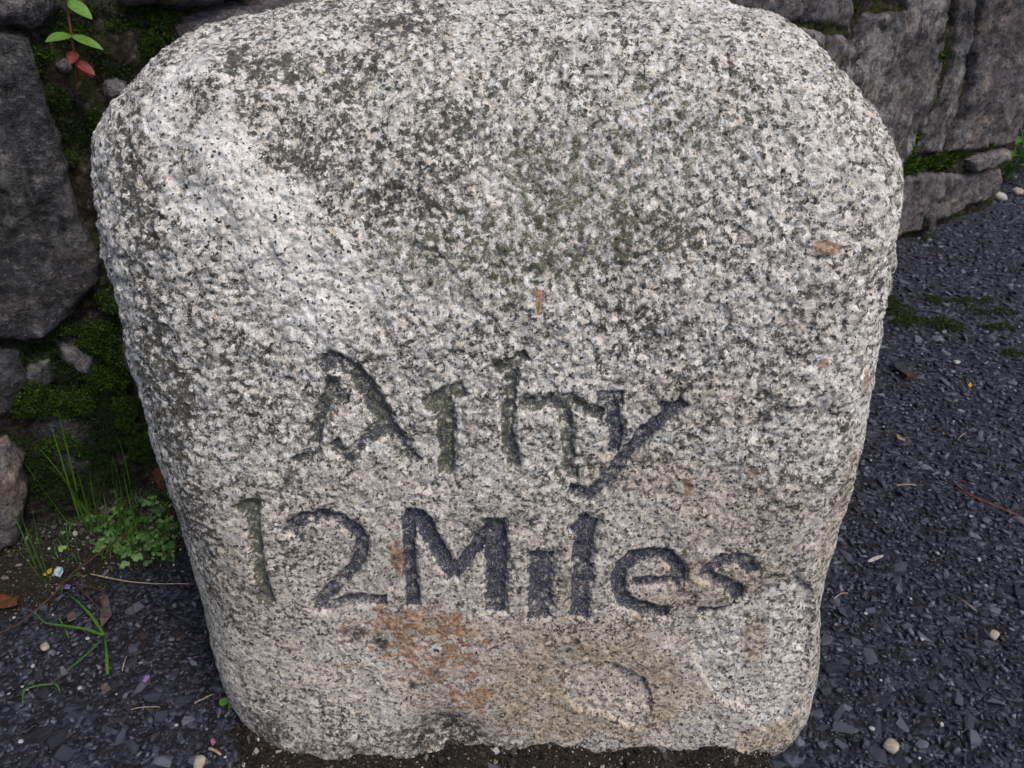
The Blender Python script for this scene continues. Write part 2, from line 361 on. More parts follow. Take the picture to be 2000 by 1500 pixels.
# ------------------------------------------------------------------ milestone
STROKES = {
 'A': dict(o=(550, 650), k=2.5, paint=.44, green=.65, depth=.0052, s=[
     ([(250,225),(228,310),(185,395),(168,480),(160,560)], 26), ([(165,560),(130,600),(62,632)], 22), ([(185,165),(245,125),(300,150)], 32),
     ([(280,150),(350,190),(410,270),(470,380),(520,470),(580,570),(640,640)], 40), ([(255,540),(325,610),(425,515),(490,460)], 30), ([(250,310),(320,325)], 16)]),
 't': dict(o=(550, 650), k=2.5, paint=.34, green=.8, depth=.0050, s=[
     ([(705,362),(780,312),(880,280)], 30), ([(800,290),(805,400),(800,500),(812,600),(803,680)], 34)]),
 'h': dict(o=(550, 650), k=2.5, paint=.38, green=.7, depth=.0044, s=[
     ([(1060,182),(1120,150),(1190,112)], 26), ([(1118,160),(1112,300),(1105,440),(1110,560),(1135,650)], 28),
     ([(1170,352),(1270,346),(1400,332),(1480,375),(1560,405)], 28), ([(1385,360),(1395,500),(1400,600),(1388,690)], 26), ([(1345,690),(1440,690)], 24)]),
 'y': dict(o=(550, 650), k=2.5, paint=.68, green=.25, depth=.0045, s=[
     ([(1550,325),(1660,325)], 26), ([(1612,340),(1630,430),(1640,520),(1625,590)], 30),
     ([(1960,345),(1890,400),(1780,490),(1700,580),(1640,660),(1570,740),(1500,795),(1415,775)], 30), ([(1860,365),(1955,348)], 18)]),
 '1': dict(o=(420, 950), k=10/3, paint=.32, green=.85, depth=.0056, s=[
     ([(145,160),(210,115),(290,112)], 28), ([(242,130),(247,250),(265,400),(277,520),(300,620),(315,700),(330,752)], 38), ([(262,742),(375,765)], 22)]),
 '2': dict(o=(420, 950), k=10/3, paint=.70, green=.2, depth=.0056, s=[
     ([(495,300),(520,240),(600,200),(720,192),(830,222),(920,290),(955,370),(945,460),(905,540),(830,620),(740,700),(672,770)], 40),
     ([(660,785),(760,785),(860,758),(960,745),(1095,755)], 36)]),
 'M': dict(o=(420, 950), k=10/3, paint=.78, green=0, depth=.0058, s=[
     ([(1265,210),(1262,400),(1270,560),(1280,680),(1287,780)], 40), ([(1250,200),(1340,205)], 44),
     ([(1330,210),(1390,300),(1440,400),(1500,510),(1555,580)], 50), ([(1555,580),(1640,480),(1720,380),(1790,270)], 40),
     ([(1822,235),(1830,400),(1830,600),(1822,820)], 62)]),
 'i': dict(o=(960, 950), k=10/3, paint=.80, green=0, depth=.0058, s=[([(328,460),(322,600),(316,850)], 76)]),
 'l': dict(o=(960, 950), k=10/3, paint=.72, green=0, depth=.0056, s=[([(635,235),(610,330),(592,450),(590,600),(580,720),(570,840)], 58), ([(525,288),(630,215)], 26)]),
 'e': dict(o=(960, 950), k=10/3, paint=.74, green=0, depth=.0054, s=[
     ([(930,635),(1050,635),(1215,640)], 36), ([(1225,625),(1212,530),(1150,470),(1040,455),(920,475),(850,535),(822,620),(832,700),(880,770),(960,812),(1060,832),(1140,842)], 44)]),
 's': dict(o=(960, 950), k=10/3, paint=.74, green=0, depth=.0050, s=[
     ([(1705,570),(1680,515),(1600,482),(1500,492),(1415,540),(1395,582),(1470,622),(1550,662),(1615,702),(1605,752)], 40), ([(1360,832),(1500,830),(1590,790)], 28)]),
}
NF_L, NF_M, NF_R, NB = 130, 640, 80, 70
ROWS = 760
tz = np.interp(np.linspace(0, 1, ROWS) ** 1.0, np.linspace(0, 1, 400), np.interp(
    np.linspace(0, 1, 400), np.concatenate([[0], np.cumsum(np.hypot(np.diff(PZ), np.diff(PF)))]) / np.sum(np.hypot(np.diff(PZ), np.diff(PF))), PZ))
def smooth(a, k=9):
    ker = np.ones(k) / k; return np.convolve(np.pad(a, k // 2, mode='edge'), ker, 'valid')
yf = smooth(np.interp(tz, PZ, PF), 31); yb = np.interp(tz, PZ, PB)
xl = np.interp(tz, SL[:, 0], SL[:, 1]); xr = np.interp(tz, SR[:, 0], SR[:, 1])
ztop = min(SL[-1, 0], SR[-1, 0])
k = sstep(ztop - .004, .692, tz) ** .6
top_m = tz > ztop - .004
xc = -.005
xl = np.where(top_m, xl + (xc - xl) * (1 - np.sqrt(np.clip(1 - ((tz - ztop + .004) / (.692 - ztop + .004)) ** 2, 0, 1))), xl)
xr = np.where(top_m, xr + (xc - xr) * (1 - np.sqrt(np.clip(1 - ((tz - ztop + .004) / (.692 - ztop + .004)) ** 2, 0, 1))), xr)
rows = []
for r in range(ROWS):
    W = xr[r] - xl[r]; D = max(yb[r] - yf[r], .002); s = min(1, W / .45)
    wl, dl = min(.130, W * .3) * 1.0, min(.115, D * .48); wr, dr = min(.085, W * .25), min(.070, D * .4)
    wb = min(.08, W * .2); db = min(.08, D * .4)
    a = np.linspace(0, 1, NF_L, endpoint=False) * math.pi / 2
    e = .84
    fl = np.stack([xl[r] + wl * (1 - np.sin(np.pi/2 - a + 0) ** e) , yf[r] + dl * (1 - np.sin(a) ** e)], -1)
    m = np.linspace(0, 1, NF_M, endpoint=False); fm = np.stack([xl[r] + wl + m * (W - wl - wr), np.full(NF_M, yf[r])], -1)
    a = np.linspace(0, 1, NF_R, endpoint=False) * math.pi / 2
    frr = np.stack([xr[r] - wr + wr * np.sin(a) ** e, yf[r] + dr * (1 - np.cos(a) ** e)], -1)
    ctr = [(xr[r], yf[r] + dr)]
    for q in np.linspace(0, math.pi / 2, 8): ctr.append((xr[r] - wb * .3 - wb * (1 - math.cos(q)), yb[r] - db + db * math.sin(q)))
    for q in np.linspace(math.pi / 2, 0, 8): ctr.append((xl[r] + wb * .3 + wb * (1 - math.cos(q)), yb[r] - db + db * math.sin(q)))
    ctr.append((xl[r], yf[r] + dl)); ctr = np.array(ctr)
    L = np.concatenate([[0], np.cumsum(np.hypot(*np.diff(ctr, axis=0).T))]); q = np.linspace(0, L[-1], NB, endpoint=False)
    bk = np.stack([np.interp(q, L, ctr[:, 0]), np.interp(q, L, ctr[:, 1])], -1)
    sec = np.concatenate([fl, fm, frr, bk]); rows.append(np.column_stack([sec, np.full(len(sec), tz[r])]))
NCOL = NF_L + NF_M + NF_R + NB
G = np.array(rows)
def gnormals(G):
    du = np.roll(G, -1, 1) - np.roll(G, 1, 1); dv = np.gradient(G, axis=0)
    n = np.cross(du, dv); return n / (np.linalg.norm(n, axis=2, keepdims=True) + 1e-12)
Nn = gnormals(G); Nn[-6:] = np.array([0, 0, 1.0])
P = G.reshape(-1, 3).copy(); N = Nn.reshape(-1, 3)
colidx = np.tile(np.arange(NCOL), ROWS); front = (colidx < NF_L + NF_M + NF_R)
Q = P[:, [0, 2]]                                   # stone-face coordinates (across, up)
def blobs(lst, jit=.35, sc=.03, s=50):
    w = fbm(P, sc, 3, .55, s) * jit; out = np.zeros(len(P))
    for px, py, rx, ry, amp in lst:
        c = face(px, py); ex = abs(face(px + rx, py)[0] - c[0]) + 1e-6; ey = abs(face(px, py + ry)[1] - c[1]) + 1e-6
        d = np.sqrt(((Q[:, 0] - c[0]) / ex) ** 2 + ((Q[:, 1] - c[1]) / ey) ** 2) + w
        out = np.maximum(out, amp * sstep(1.15, .45, d))
    return out * front
def bump_blobs(lst):
    out = np.zeros(len(P))
    for px, py, rx, ry, amp in lst:
        c = face(px, py); ex = abs(face(px + rx, py)[0] - c[0]) + 1e-6; ey = abs(face(px, py + ry)[1] - c[1]) + 1e-6
        out += amp * np.exp(-(((Q[:, 0] - c[0]) / ex) ** 2 + ((Q[:, 1] - c[1]) / ey) ** 2))
    return out * front
coarse = sstep(face(1000, 1250)[1], face(1000, 560)[1], Q[:, 1]) * .75 + .25     # rough top, worn skin low down
disp = fbm(P, .16, 3, .5, 1) * .0065 + fbm(P, .045, 3, .55, 2) * .0030
disp += bump_blobs([(400,160,60,50,.010),(450,330,70,110,.008),(560,480,80,120,.006),(640,650,60,80,.005),(300,220,60,80,.006),
                    (1050,330,190,150,-.010),(560,260,60,70,-.005),(760,420,110,90,-.005),(1400,470,160,90,-.004),
                    (1640,950,60,60,.005),(1560,760,120,120,.003),(880,1440,70,45,-.012),(1540,1180,90,80,-.003),(950,1180,60,30,-.002)])
f1, f2, cid = worley(P + .0012 * np.stack([fbm(P, .006, 2, .5, 31), fbm(P, .006, 2, .5, 32), fbm(P, .006, 2, .5, 33)], -1) * 2, .0085, 3)
disp += ((.55 - f1) * .0028 + (cid - .5) * .0022) * coarse
k1, k2, kid = worley(P + .004 * np.stack([vnoise(P, .012, 41), vnoise(P, .012, 42), vnoise(P, .012, 43)], -1), .019, 13)
disp += ((.55 - k1) * .0030 + (kid - .5) * .0020) * coarse * sstep(-.3, .3, fbm(P, .08, 2, .5, 44))
czone = blobs([(390,170,70,70,1),(440,310,80,110,1),(540,440,130,120,1),(640,590,100,120,1)], .4, .03, 65)
disp += czone * (fbm(P, .011, 3, .7, 66) * .0028)
g1, g2, gid = worley(P, .0036, 8)
disp += ((.5 - g1) * .0007 + (gid - .5) * .0006) * (coarse * .6 + .4)
disp += fbm(P, .018, 3, .6, 4) * .0016 * (coarse * .7 + .3) + fbm(P, .004, 2, .6, 6) * .0005
# carved letters
paint = np.zeros(len(P)); lgreen = np.zeros(len(P)); part = np.zeros(len(P), int); cut = np.zeros(len(P))
jw = fbm(P, .009, 3, .6, 21); jw2 = fbm(P, .004, 2, .6, 22)
for li, (ch, L) in enumerate(STROKES.items()):
    dn = np.full(len(P), 9.0)
    allp = np.array([face(L['o'][0] + a / L['k'], L['o'][1] + b / L['k']) for st, _ in L['s'] for a, b in st])
    near = front & (Q[:, 0] > allp[:, 0].min() - .03) & (Q[:, 0] < allp[:, 0].max() + .03) & (Q[:, 1] > allp[:, 1].min() - .03) & (Q[:, 1] < allp[:, 1].max() + .03)
    idx = np.nonzero(near)[0]; q = Q[idx]; d = np.full(len(idx), 9.0)
    for st, hw in L['s']:
        pts = [face(L['o'][0] + a / L['k'], L['o'][1] + b / L['k']) for a, b in st]
        w = hw / L['k'] / FPX * .88
        for si, (A, B) in enumerate(zip(pts[:-1], pts[1:])):
            ds, ts = seg_dist(q, A, B); e_ = (B - A) / (np.linalg.norm(B - A) + 1e-9); al = (q - A) @ e_; pp = np.abs((q - A) @ np.array([-e_[1], e_[0]])); Ls = np.linalg.norm(B - A)
            if si == 0: ds = np.where(al < 0, np.maximum(pp, -al * 2.6), ds)               # chisel-cut square ends
            if si == len(pts) - 2: ds = np.where(al > Ls, np.maximum(pp, (al - Ls) * 2.6), ds)
            d = np.minimum(d, ds / w)
    d = d + jw[idx] * .24 + jw2[idx] * .20
    cut[idx] = np.maximum(cut[idx], 1.3 * L['depth'] * sstep(1.35, .45, d))
    m = sstep(1.12, .75, d)
    paint[idx] = np.maximum(paint[idx], m * L['paint']); lgreen[idx] = np.maximum(lgreen[idx], m * L['green'])
    part[idx[d < 1.0]] = li + 1
disp -= cut
paint *= np.clip(.98 + .42 * fbm(P, .016, 3, .6, 23), .5, 1.2)
# round scar and the spalled corner
scar = np.array([face(1000 + a / 3.077, 1200 + b / 3.077) for a, b in [(300,360),(360,320),(480,300),(590,290),(700,340),(800,410),(840,480),(850,570),(810,670),(740,700),(660,680),(560,620),(440,600),(360,560),(310,470)]])
spall = np.array([face(a, b) for a, b in [(1365,1210),(1374,1228),(1345,1262),(1355,1290),(1372,1315),(1382,1348),(1410,1376),(1452,1390),(1476,1396),(1482,1420),(1495,1434),(1535,1418),(1570,1380),(1600,1300),(1606,1240),(1600,1170),(1560,1130),(1490,1150),(1430,1190)]])
chip = np.array([face(a, b) for a, b in [(1440,850),(1500,890),(1545,930),(1600,945),(1650,900),(1660,820),(1600,780),(1500,800)]])
sd1 = poly_sd(Q, scar) + jw * .003; sd2 = poly_sd(Q, spall) + jw * .004; sd3 = poly_sd(Q, chip) + jw * .005
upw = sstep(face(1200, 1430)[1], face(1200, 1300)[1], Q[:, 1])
disp -= front * sstep(-.001, .0035, sd1) * (.0034 + .0034 * upw)
disp -= front * sstep(-.0005, .0025, sd2) * .0062
disp -= front * sstep(-.001, .006, sd3) * .0022
rough_in = np.maximum(sstep(0, .004, sd1), sstep(0, .004, sd2)) * front
disp += rough_in * ((.55 - f1) * .0016 + (cid - .5) * .0010)
part[(part == 0) & front & (sd1 > .0005)] = 20
part[(part == 0) & front & (sd2 > .0005)] = 21
P2 = P + N * disp[:, None]
# pigments and growths on the stone, with some shade painted into dark
dark = blobs([(570,130,50,40,.62),(640,200,80,60,.45),(700,200,350,240,.34),(560,330,60,70,.5),(480,130,70,45,.5),(270,480,70,220,.62),(310,780,75,220,.75),(235,330,50,120,.5),(380,1050,50,150,.5),(430,600,70,160,.4),(500,760,90,120,.35),(980,480,150,90,.30),(1270,460,110,60,.45),  # left flank blobs paint in its shade as well as its dark speckle
              (700,290,140,90,.42),(840,230,140,100,.36),(700,60,200,60,.38),(880,420,80,60,.35),(1150,700,70,20,.15),(450,620,50,80,.2),(1650,120,60,60,.15),(1480,1260,40,50,.15),(640,640,30,30,.45)])
dark -= .32 * blobs([(1300,1350,330,130,1),(1000,1350,300,100,.8),(1500,1250,120,120,.2)], .3, .05, 61) + .20 * blobs([(430,300,60,110,1),(560,470,90,130,1),(400,150,40,40,1),(650,560,70,90,.8)], .4, .03, 62)
dark -= .10 * sstep(face(0, 900)[1], face(0, 1250)[1], Q[:, 1]) 
bumpy = lgreen * 0
dark += np.minimum(lgreen, 1) * 1.15
dark += (1 - front) * .25 + front * upw * 1.3 * sstep(.0035, .0008, np.abs(sd1 - .0015)) + front * .6 * sstep(.003, .0008, np.abs(sd3 - .001)) * (jw > .1)  # shade painted under the scar's upper lip; broken dark line round the chip
green = np.maximum(blobs([(1080,400,210,190,.66),(880,520,210,95,.6),(1280,300,230,160,.52),(1250,480,140,60,.5),(720,530,70,40,.6),(590,450,60,40,.5),(850,190,200,120,.25),(640,200,90,60,.15),(560,130,50,40,.15),(1620,180,90,120,.22),(1080,560,120,60,.35),(1000,220,300,150,.25)]), lgreen * .9)
brown = np.maximum(1.15 * blobs([(1150,1350,300,140,1.0),(1400,1150,200,80,.75),(1440,1010,200,110,.5),(1250,930,140,70,.55),(900,1330,190,120,.6),(560,1300,120,80,.45),(1010,1240,420,50,.65),(700,950,160,60,.35),(1350,780,150,70,.35),
                          (1500,1440,80,40,.9),(1110,1140,60,60,.6),(1480,1265,35,55,.8),(600,1010,80,50,.4),(1580,620,60,60,.3),(450,1150,60,150,.5),(1640,1050,40,160,.6)], .4), .42 * front * sstep(face(1000, 800)[1], face(1000, 1100)[1], Q[:, 1]))
brown *= 1 - .75 * np.maximum(.62 * sstep(0, .003, sd1), sstep(0, .003, sd2) * (blobs([(1480,1265,35,55,1)]) < .2))
fresh = np.maximum(.2 * sstep(0, .003, sd1), sstep(0, .003, sd2)) * front
rust = blobs([(800,1225,150,45,1.1),(770,1265,60,45,1.1),(880,1310,70,80,1.1),(915,1375,50,50,1.0),(830,1290,90,70,.7),(930,1420,30,30,.7),(775,1090,22,42,1.55),(700,1215,60,18,.6),(735,985,35,12,.6),(1055,585,12,30,1.55),(1045,568,10,14,1.55),(1622,488,32,16,1.55),(1600,480,16,12,1.55),(1606,710,18,12,1.55),
              (1345,952,10,22,1.55),(1467,922,14,12,1.55),(1555,1070,14,14,1.2),(1705,770,10,30,1.55),(820,1365,16,30,.9),(680,1300,40,14,.5),(305,175,24,16,.55),(660,800,30,25,.3),(930,1235,60,25,.6),(860,1180,40,20,.5),(1430,130,12,14,.5),(1310,330,16,10,.35),(1545,1085,60,20,.3),(940,1250,30,20,.7)], .45, .014)
soil = np.maximum(blobs([(870,1440,110,46,1.0),(640,1460,160,16,.7),(520,1440,60,36,.8),(1200,1478,400,10,.5),(745,1262,16,22,1.0),(1000,1470,140,14,.6),(690,1235,28,9,.9),(805,1340,16,12,.8),(855,1318,20,10,.7),(700,1240,18,14,.7)], .35, .02), front * sstep(.012, .0, Q[:, 1] + jw * .006) * .9)
crystal = blobs([(390,150,50,36,1.2),(340,180,50,36,1.2),(320,250,50,70,1.0),(445,300,60,90,1.15),(400,400,60,70,1.0),(520,400,105,85,1.15),(560,500,100,100,1.3),(650,560,100,90,1.2),(610,640,60,70,1.2),(640,690,50,60,.6),(400,420,50,90,.5),(250,160,30,30,.7),(900,1150,60,40,.4),(800,1290,90,40,.5),(640,70,90,40,.6),(930,20,60,16,.7),(690,840,40,50,.5)], .5, .02, 64)
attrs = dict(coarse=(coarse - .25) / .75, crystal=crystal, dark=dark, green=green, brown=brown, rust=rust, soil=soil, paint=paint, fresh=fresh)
F = grid_faces(ROWS, NCOL, True)
pf = np.where((part[F] == part[F][:, :1]).all(1), part[F[:, 0]], np.sort(part[F], 1)[:, 0])
ms = empty('milestone', (0, .15, 0))
tag(ms, 'pale rounded granite milestone carved Athy 12 Miles in front of the rubble wall', 'milestone')
def sub(name, sel, label=None):
    f = F[sel]; u, inv = np.unique(f, return_inverse=True)
    o = mesh_np(name, P2[u], inv.reshape(-1, 4), M['granite'], True, {k: v[u] for k, v in attrs.items()})
    adopt(o, ms)
    if label: o['label'] = label
    return o
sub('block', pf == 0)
words = {'A': 'carved capital A with mossy grooves', 't': 'carved letter t, mossy green stem', 'h': 'carved letter h, faint and worn', 'y': 'carved letter y with long slanting tail',
         '1': 'carved numeral 1 with green algae', '2': 'carved numeral 2 with flaked dark paint', 'M': 'carved capital M with dark blue-black paint', 'i': 'carved letter i, solid dark stroke',
         'l': 'carved letter l with slanted top', 'e': 'carved letter e with dark paint', 's': 'carved letter s, last letter of Miles'}
for li, ch in enumerate(STROKES): sub('carved_letter', pf == li + 1, words[ch])
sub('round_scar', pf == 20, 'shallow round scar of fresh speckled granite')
sub('spalled_corner', pf == 21, 'fresh speckled patch where the brown skin flaked off')

# ------------------------------------------------------------------ rubble wall
def uzpoly(pts): return np.array([wall_uz(a, b) for a, b in pts])
U_END = wall_uz(1936, 380)[0]
us = np.concatenate([np.arange(-.75, .55, .006), np.arange(.55, U_END, .011)]); us = us[us < U_END]; zs = np.arange(-.03, 1.0, .0065)
UU, ZZ = np.meshgrid(us, zs); pw = np.stack([UU.ravel(), ZZ.ravel(), 0 * UU.ravel()], -1)
h = fbm(pw, .12, 4, .55, 70) * .016 + fbm(pw, .02, 3, .6, 71) * .007 + .012 * sstep(.6, 1.0, pw[:, 0]) + .006
ww1, ww2, wid = worley(pw, .028, 72); h += (.5 - ww1) * .012 * (wid > .45)
nr, nc = len(zs), len(us)
V = wall_pt(pw[:, 0], pw[:, 1], h - .004)
Fw = grid_faces(nr, nc)
# back, top and end faces of the wall
back = wall_pt(np.array([us[0], us[-1], us[-1], us[0]]), np.array([zs[0], zs[0], zs[-1], zs[-1]]), -.45)
wall = empty('rubble_wall', (W0[0], W0[1], 0)); tag(wall, 'dark mossy rubble stone wall running behind the milestone', 'wall')
adopt(mesh_np('mortar', V, Fw, M['mortar']), wall)
bm = bmesh.new()
def quad(bm, pts): bm.faces.new([bm.verts.new(p) for p in pts])
topi = [(nr - 1) * nc + j for j in range(0, nc, 6)] + [nr * nc - 1]
tv = [bm.verts.new(V[i]) for i in topi]; tb = [bm.verts.new(wall_pt(pw[i, 0], pw[i, 1], -.45)) for i in topi]
for j in range(len(tv) - 1): bm.faces.new([tv[j], tv[j + 1], tb[j + 1], tb[j]])
ei = [r * nc + nc - 1 for r in range(nr)]
ev = [bm.verts.new(V[i]) for i in ei]; eb = [bm.verts.new(wall_pt(pw[i, 0], pw[i, 1], -.45)) for i in ei]
for j in range(nr - 1): bm.faces.new([ev[j], eb[j], eb[j + 1], ev[j + 1]])
quad(bm, back)
me = bpy.data.meshes.new('wall_core'); bm.to_mesh(me); bm.free(); me.materials.append(M['mortar'])
adopt(bpy.data.objects.new('wall_core', me), wall); COL.objects.link(wall.children[-1] if wall.children else me)
core = [o for o in bpy.data.objects if o.name == 'wall_core'][0]
if core.name not in COL.objects: COL.objects.link(core)

def wall_stone(pts, thick=.03, res=.005, tone=0.0, lime=0.0, seed=0, edge=.02, rough=.006, tilt=(0, 0), label=None, uz=None):
    V2 = np.array(uz) if uz is not None else uzpoly(pts)
    lo, hi = V2.min(0) - .012, V2.max(0) + .012
    a = np.arange(lo[0], hi[0], res); b = np.arange(lo[1], hi[1], res)
    A, B = np.meshgrid(a, b); q = np.stack([A.ravel(), B.ravel()], -1); q3 = np.column_stack([q, np.full(len(q), seed * 1.7)])
    s = poly_sd(q, V2) + fbm(q3, .03, 3, .6, 80 + seed) * .008
    t = np.clip(s / edge, -1, 1)
    hh = np.where(t > 0, thick * np.sqrt(np.clip(1 - (1 - np.clip(t, 0, 1)) ** 2, 0, 1)), t * .05) + (fbm(q3, .07, 4, .55, 90 + seed) * rough * 1.6 + fbm(q3, .020, 4, .65, 95 + seed) * rough * .8) * (t > -.2)
    c = V2.mean(0); hh += (q[:, 0] - c[0]) * tilt[0] + (q[:, 1] - c[1]) * tilt[1]
    F = grid_faces(len(b), len(a)); keep = (s[F] > -.01).any(1); F = F[keep]; u, inv = np.unique(F, return_inverse=True)
    lm = lime * sstep(.45, .75, .5 + .5 * fbm(q3, .09, 3, .5, 99 + seed) + .15)
    o = mesh_np('stone', wall_pt(q[u, 0], q[u, 1], hh[u]), inv.reshape(-1, 4), M['wall'], True, dict(tone=np.full(len(u), tone), lime=lm[u]))
    adopt(o, wall)
    if label: o['label'] = label
    return o
S = wall_stone
S([(-140,40),(20,58),(57,67),(83,167),(110,250),(133,333),(150,420),(195,500),(197,540),(140,593),(87,643),(43,655),(-140,640)], .030, .004, .0, .3, 1, .012, .008, label='large dark stone left of the milestone')
S([(-120,-60),(110,-60),(118,10),(100,40),(62,58),(20,46),(-120,40)], .035, .0045, .25, .5, 2, .02)
S([(215,-80),(228,5),(258,20),(300,12),(350,22),(400,8),(480,-4),(520,-80)], .04, .005, .28, .4, 3, .02)
S([(195,150),(225,143),(250,160),(245,192),(212,197),(196,180)], .022, .004, .35, .5, 4, .012)
S([(105,122),(125,115),(140,130),(136,146),(112,144)], .016, .003, .5, .6, 5, .008)
S([(115,672),(150,665),(188,690),(186,725),(160,735),(122,700)], .022, .004, .25, .5, 6, .014)
S([(-120,860),(12,850),(44,878),(50,955),(36,1032),(-10,1055),(-120,1060)], .05, .0045, .75, .2, 7, .02, .006, label='pale brown stone low in the wall')
S([(-120,670),(40,672),(60,740),(20,800),(-120,830)], .02, .005, .02, .1, 8, .02)
S([(50,705),(100,690),(112,735),(80,760),(55,750)], .014, .004, .1, .4, 9, .012)
S([(235,560),(330,540),(420,620),(400,760),(300,800),(225,700)], .03, .007, .05, .2, 10, .02)
S([(60,830),(120,800),(190,830),(180,920),(100,930)], .012, .005, .02, .3, 11, .02)
# right of the milestone
S([(1180,-120),(1640,-120),(1655,20),(1640,60),(1560,40),(1400,60),(1190,40)], .026, .005, .34, .3, 12, .012, .008)
S([(1200,60),(1400,72),(1560,50),(1650,68),(1668,20),(1740,14),(1736,-120),(1838,-120),(1834,50),(1822,140),(1798,215),(1772,268),(1752,318),(1640,345),(1250,340)], .030, .005, .30, 1.0, 13, .012, .009, label='lime streaked stone right of the milestone')
S([(1845,-120),(1880,-120),(1878,60),(1862,170),(1836,250),(1816,296),(1768,296),(1786,258),(1812,206),(1832,140),(1842,60)], .030, .005, .24, .8, 18, .010, .008)
S([(1890,-120),(2080,-120),(2030,60),(1990,190),(1962,272),(1938,282),(1880,292),(1826,296),(1846,250),(1872,170),(1888,60)], .032, .005, .48, .15, 14, .012, .010, label='rough brown end stone of the wall')
S([(1868,305),(1900,296),(1945,284),(1943,306),(1905,322),(1872,330)], .046, .004, .70, .8, 15, .008, .003)
S([(1640,350),(1730,340),(1810,330),(1865,336),(1936,318),(1932,374),(1860,408),(1770,448),(1640,500)], .030, .005, .48, .5, 16, .014, .010, label='low footing stone right of the milestone')
S([(1780,415),(1792,405),(1800,425),(1792,446),(1780,444)], .046, .003, .05, .1, 17, .006)
# courses that go on above and left of the frame, seen only from another position
for k_, (u0, z0, u1, z1) in enumerate([(-.75,.05,-.25,.30),(-.75,.34,-.22,.62),(-.72,.72,-.2,.97),(-.1,.74,.35,.97),(.42,.72,.86,.96),(.95,.74,1.4,.97),(1.5,.72,2.0,.96),(2.05,.74,2.42,.96),(.30,.08,.66,.30),(.72,.06,1.1,.33),(.34,.38,.9,.66),(1.0,.40,1.28,.66)]):
    w_, h_ = (u1 - u0), (z1 - z0)
    S(None, .035, .011, .1 + .3 * random.random(), .3, 30 + k_, .03, .009, uz=[(u0 + random.uniform(0, .2) * w_ * .3, z0), (u0 + w_ * .6, z0 + random.uniform(-.02, .02)), (u1, z0 + .02), (u1 - random.uniform(0, .04), z1), (u0 + w_ * .4, z1 + random.uniform(-.02, .02)), (u0, z1 - .02)])

# mossy block and weeds beyond the wall's end
def rock(name, c, r, mat, attrs=None, sub=4, seed=0, amp=.12, parent=None):
    bm = bmesh.new(); bmesh.ops.create_icosphere(bm, subdivisions=sub, radius=1.0)
    v = np.array([x.co[:] for x in bm.verts]); f = np.array([[x.index for x in q.verts] for q in bm.faces]); bm.free()
    v = np.sign(v) * np.abs(v) ** .75
    v *= (1 + amp * fbm(v + seed * 3.1, .8, 4, .55, seed))[:, None]
    v = v * np.array(r) + np.array(c)
    o = mesh_np(name, v, f, mat, True, {k: np.full(len(v), a) for k, a in (attrs or {}).items()})
    return o
p = on_ground(2010, 305)
rb = rock('rough_block', (0, 0, 0), (.22, .16, .13), M['wall'], dict(tone=.45, lime=.2), 5, 4); rb.location = (p[0] + .05, p[1] + .12, .10)
tag(rb, 'rough brownish stone block beyond the end of the wall', 'stone')

# ------------------------------------------------------------------ chips in the tarmac
def hull_chip(seed, npts=14):
    rr = random.Random(seed); bm = bmesh.new()
    for _ in range(npts):
        a = rr.uniform(0, 2 * math.pi); z = rr.uniform(-1, 1); s = math.sqrt(1 - z * z)
        x, y = s * math.cos(a), s * math.sin(a)
        x = math.copysign(abs(x) ** .7, x); y = math.copysign(abs(y) ** .7, y)
        bm.verts.new((x, y * rr.uniform(.6, .95), max(-.8, min(.8, z * .95)) * .66))
    r = bmesh.ops.convex_hull(bm, input=bm.verts[:]); bmesh.ops.delete(bm, geom=[g for g in r['geom_interior'] if isinstance(g, bmesh.types.BMVert)], context='VERTS')
    bmesh.ops.triangulate(bm, faces=bm.faces[:]); bm.verts.index_update()
    v = np.array([x.co[:] for x in bm.verts]); f = np.array([[x.index for x in q.verts] for q in bm.faces])
    bm.free(); return v, f
CH = [hull_chip(100 + i, 10 + i % 4) for i in range(28)]
def rotm(rz, rx, ry):
    cz, sz, cx, sx, cy, sy = np.cos(rz), np.sin(rz), np.cos(rx), np.sin(rx), np.cos(ry), np.sin(ry)
    o = np.zeros_like(rz); i = o + 1
    Rz = np.array([[cz, -sz, o], [sz, cz, o], [o, o, i]]); Rx = np.array([[i, o, o], [o, cx, -sx], [o, sx, cx]]); Ry = np.array([[cy, o, sy], [o, i, o], [-sy, o, cy]])
    return np.einsum('ijn,jkn,kln->nil', Rz, Rx, Ry)
def inside_stone(x, y, m=0.0):
    L = np.interp(.0, SL[:, 0], SL[:, 1]) - m; R = np.interp(.0, SR[:, 0], SR[:, 1]) + m
    return (x > L + .02) & (x < R - .01) & (y > .004 - m) & (y < .32)
def wall_side(x, y): return ((np.stack([x, y], -1) - W0) @ WN)
def ok(x, y, m=0.0):
    u = (np.stack([x, y], -1) - W0) @ WD
    return ~inside_stone(x, y, m) & ((wall_side(x, y) > .035) | (u > U_END + .03))
def sample(n, f):
    """ground points whose density falls off with the distance from where one stands"""
    a = RNG.uniform(-.78, .78, n * 3); r = .22 * (14.0) ** RNG.uniform(0, 1, n * 3) ** f + .05
    x = r * np.sin(a) * 1.08; y = -.477 + r * np.cos(a) - .05
    k = ok(x, y) & (y < 2.6); return x[k][:n], y[k][:n]
def thin(x, y, r, cell):
    g = {}; keep = []
    for i in range(len(x)):
        c = (int(x[i] // cell), int(y[i] // cell)); bad = False
        for a in (-1, 0, 1):
            for b in (-1, 0, 1):
                for j in g.get((c[0] + a, c[1] + b), ()):
                    if (x[i] - x[j]) ** 2 + (y[i] - y[j]) ** 2 < (.80 * (r[i] + r[j])) ** 2: bad = True; break
                if bad: break
            if bad: break
        if not bad: g.setdefault(c, []).append(i); keep.append(i)
    return np.array(keep)
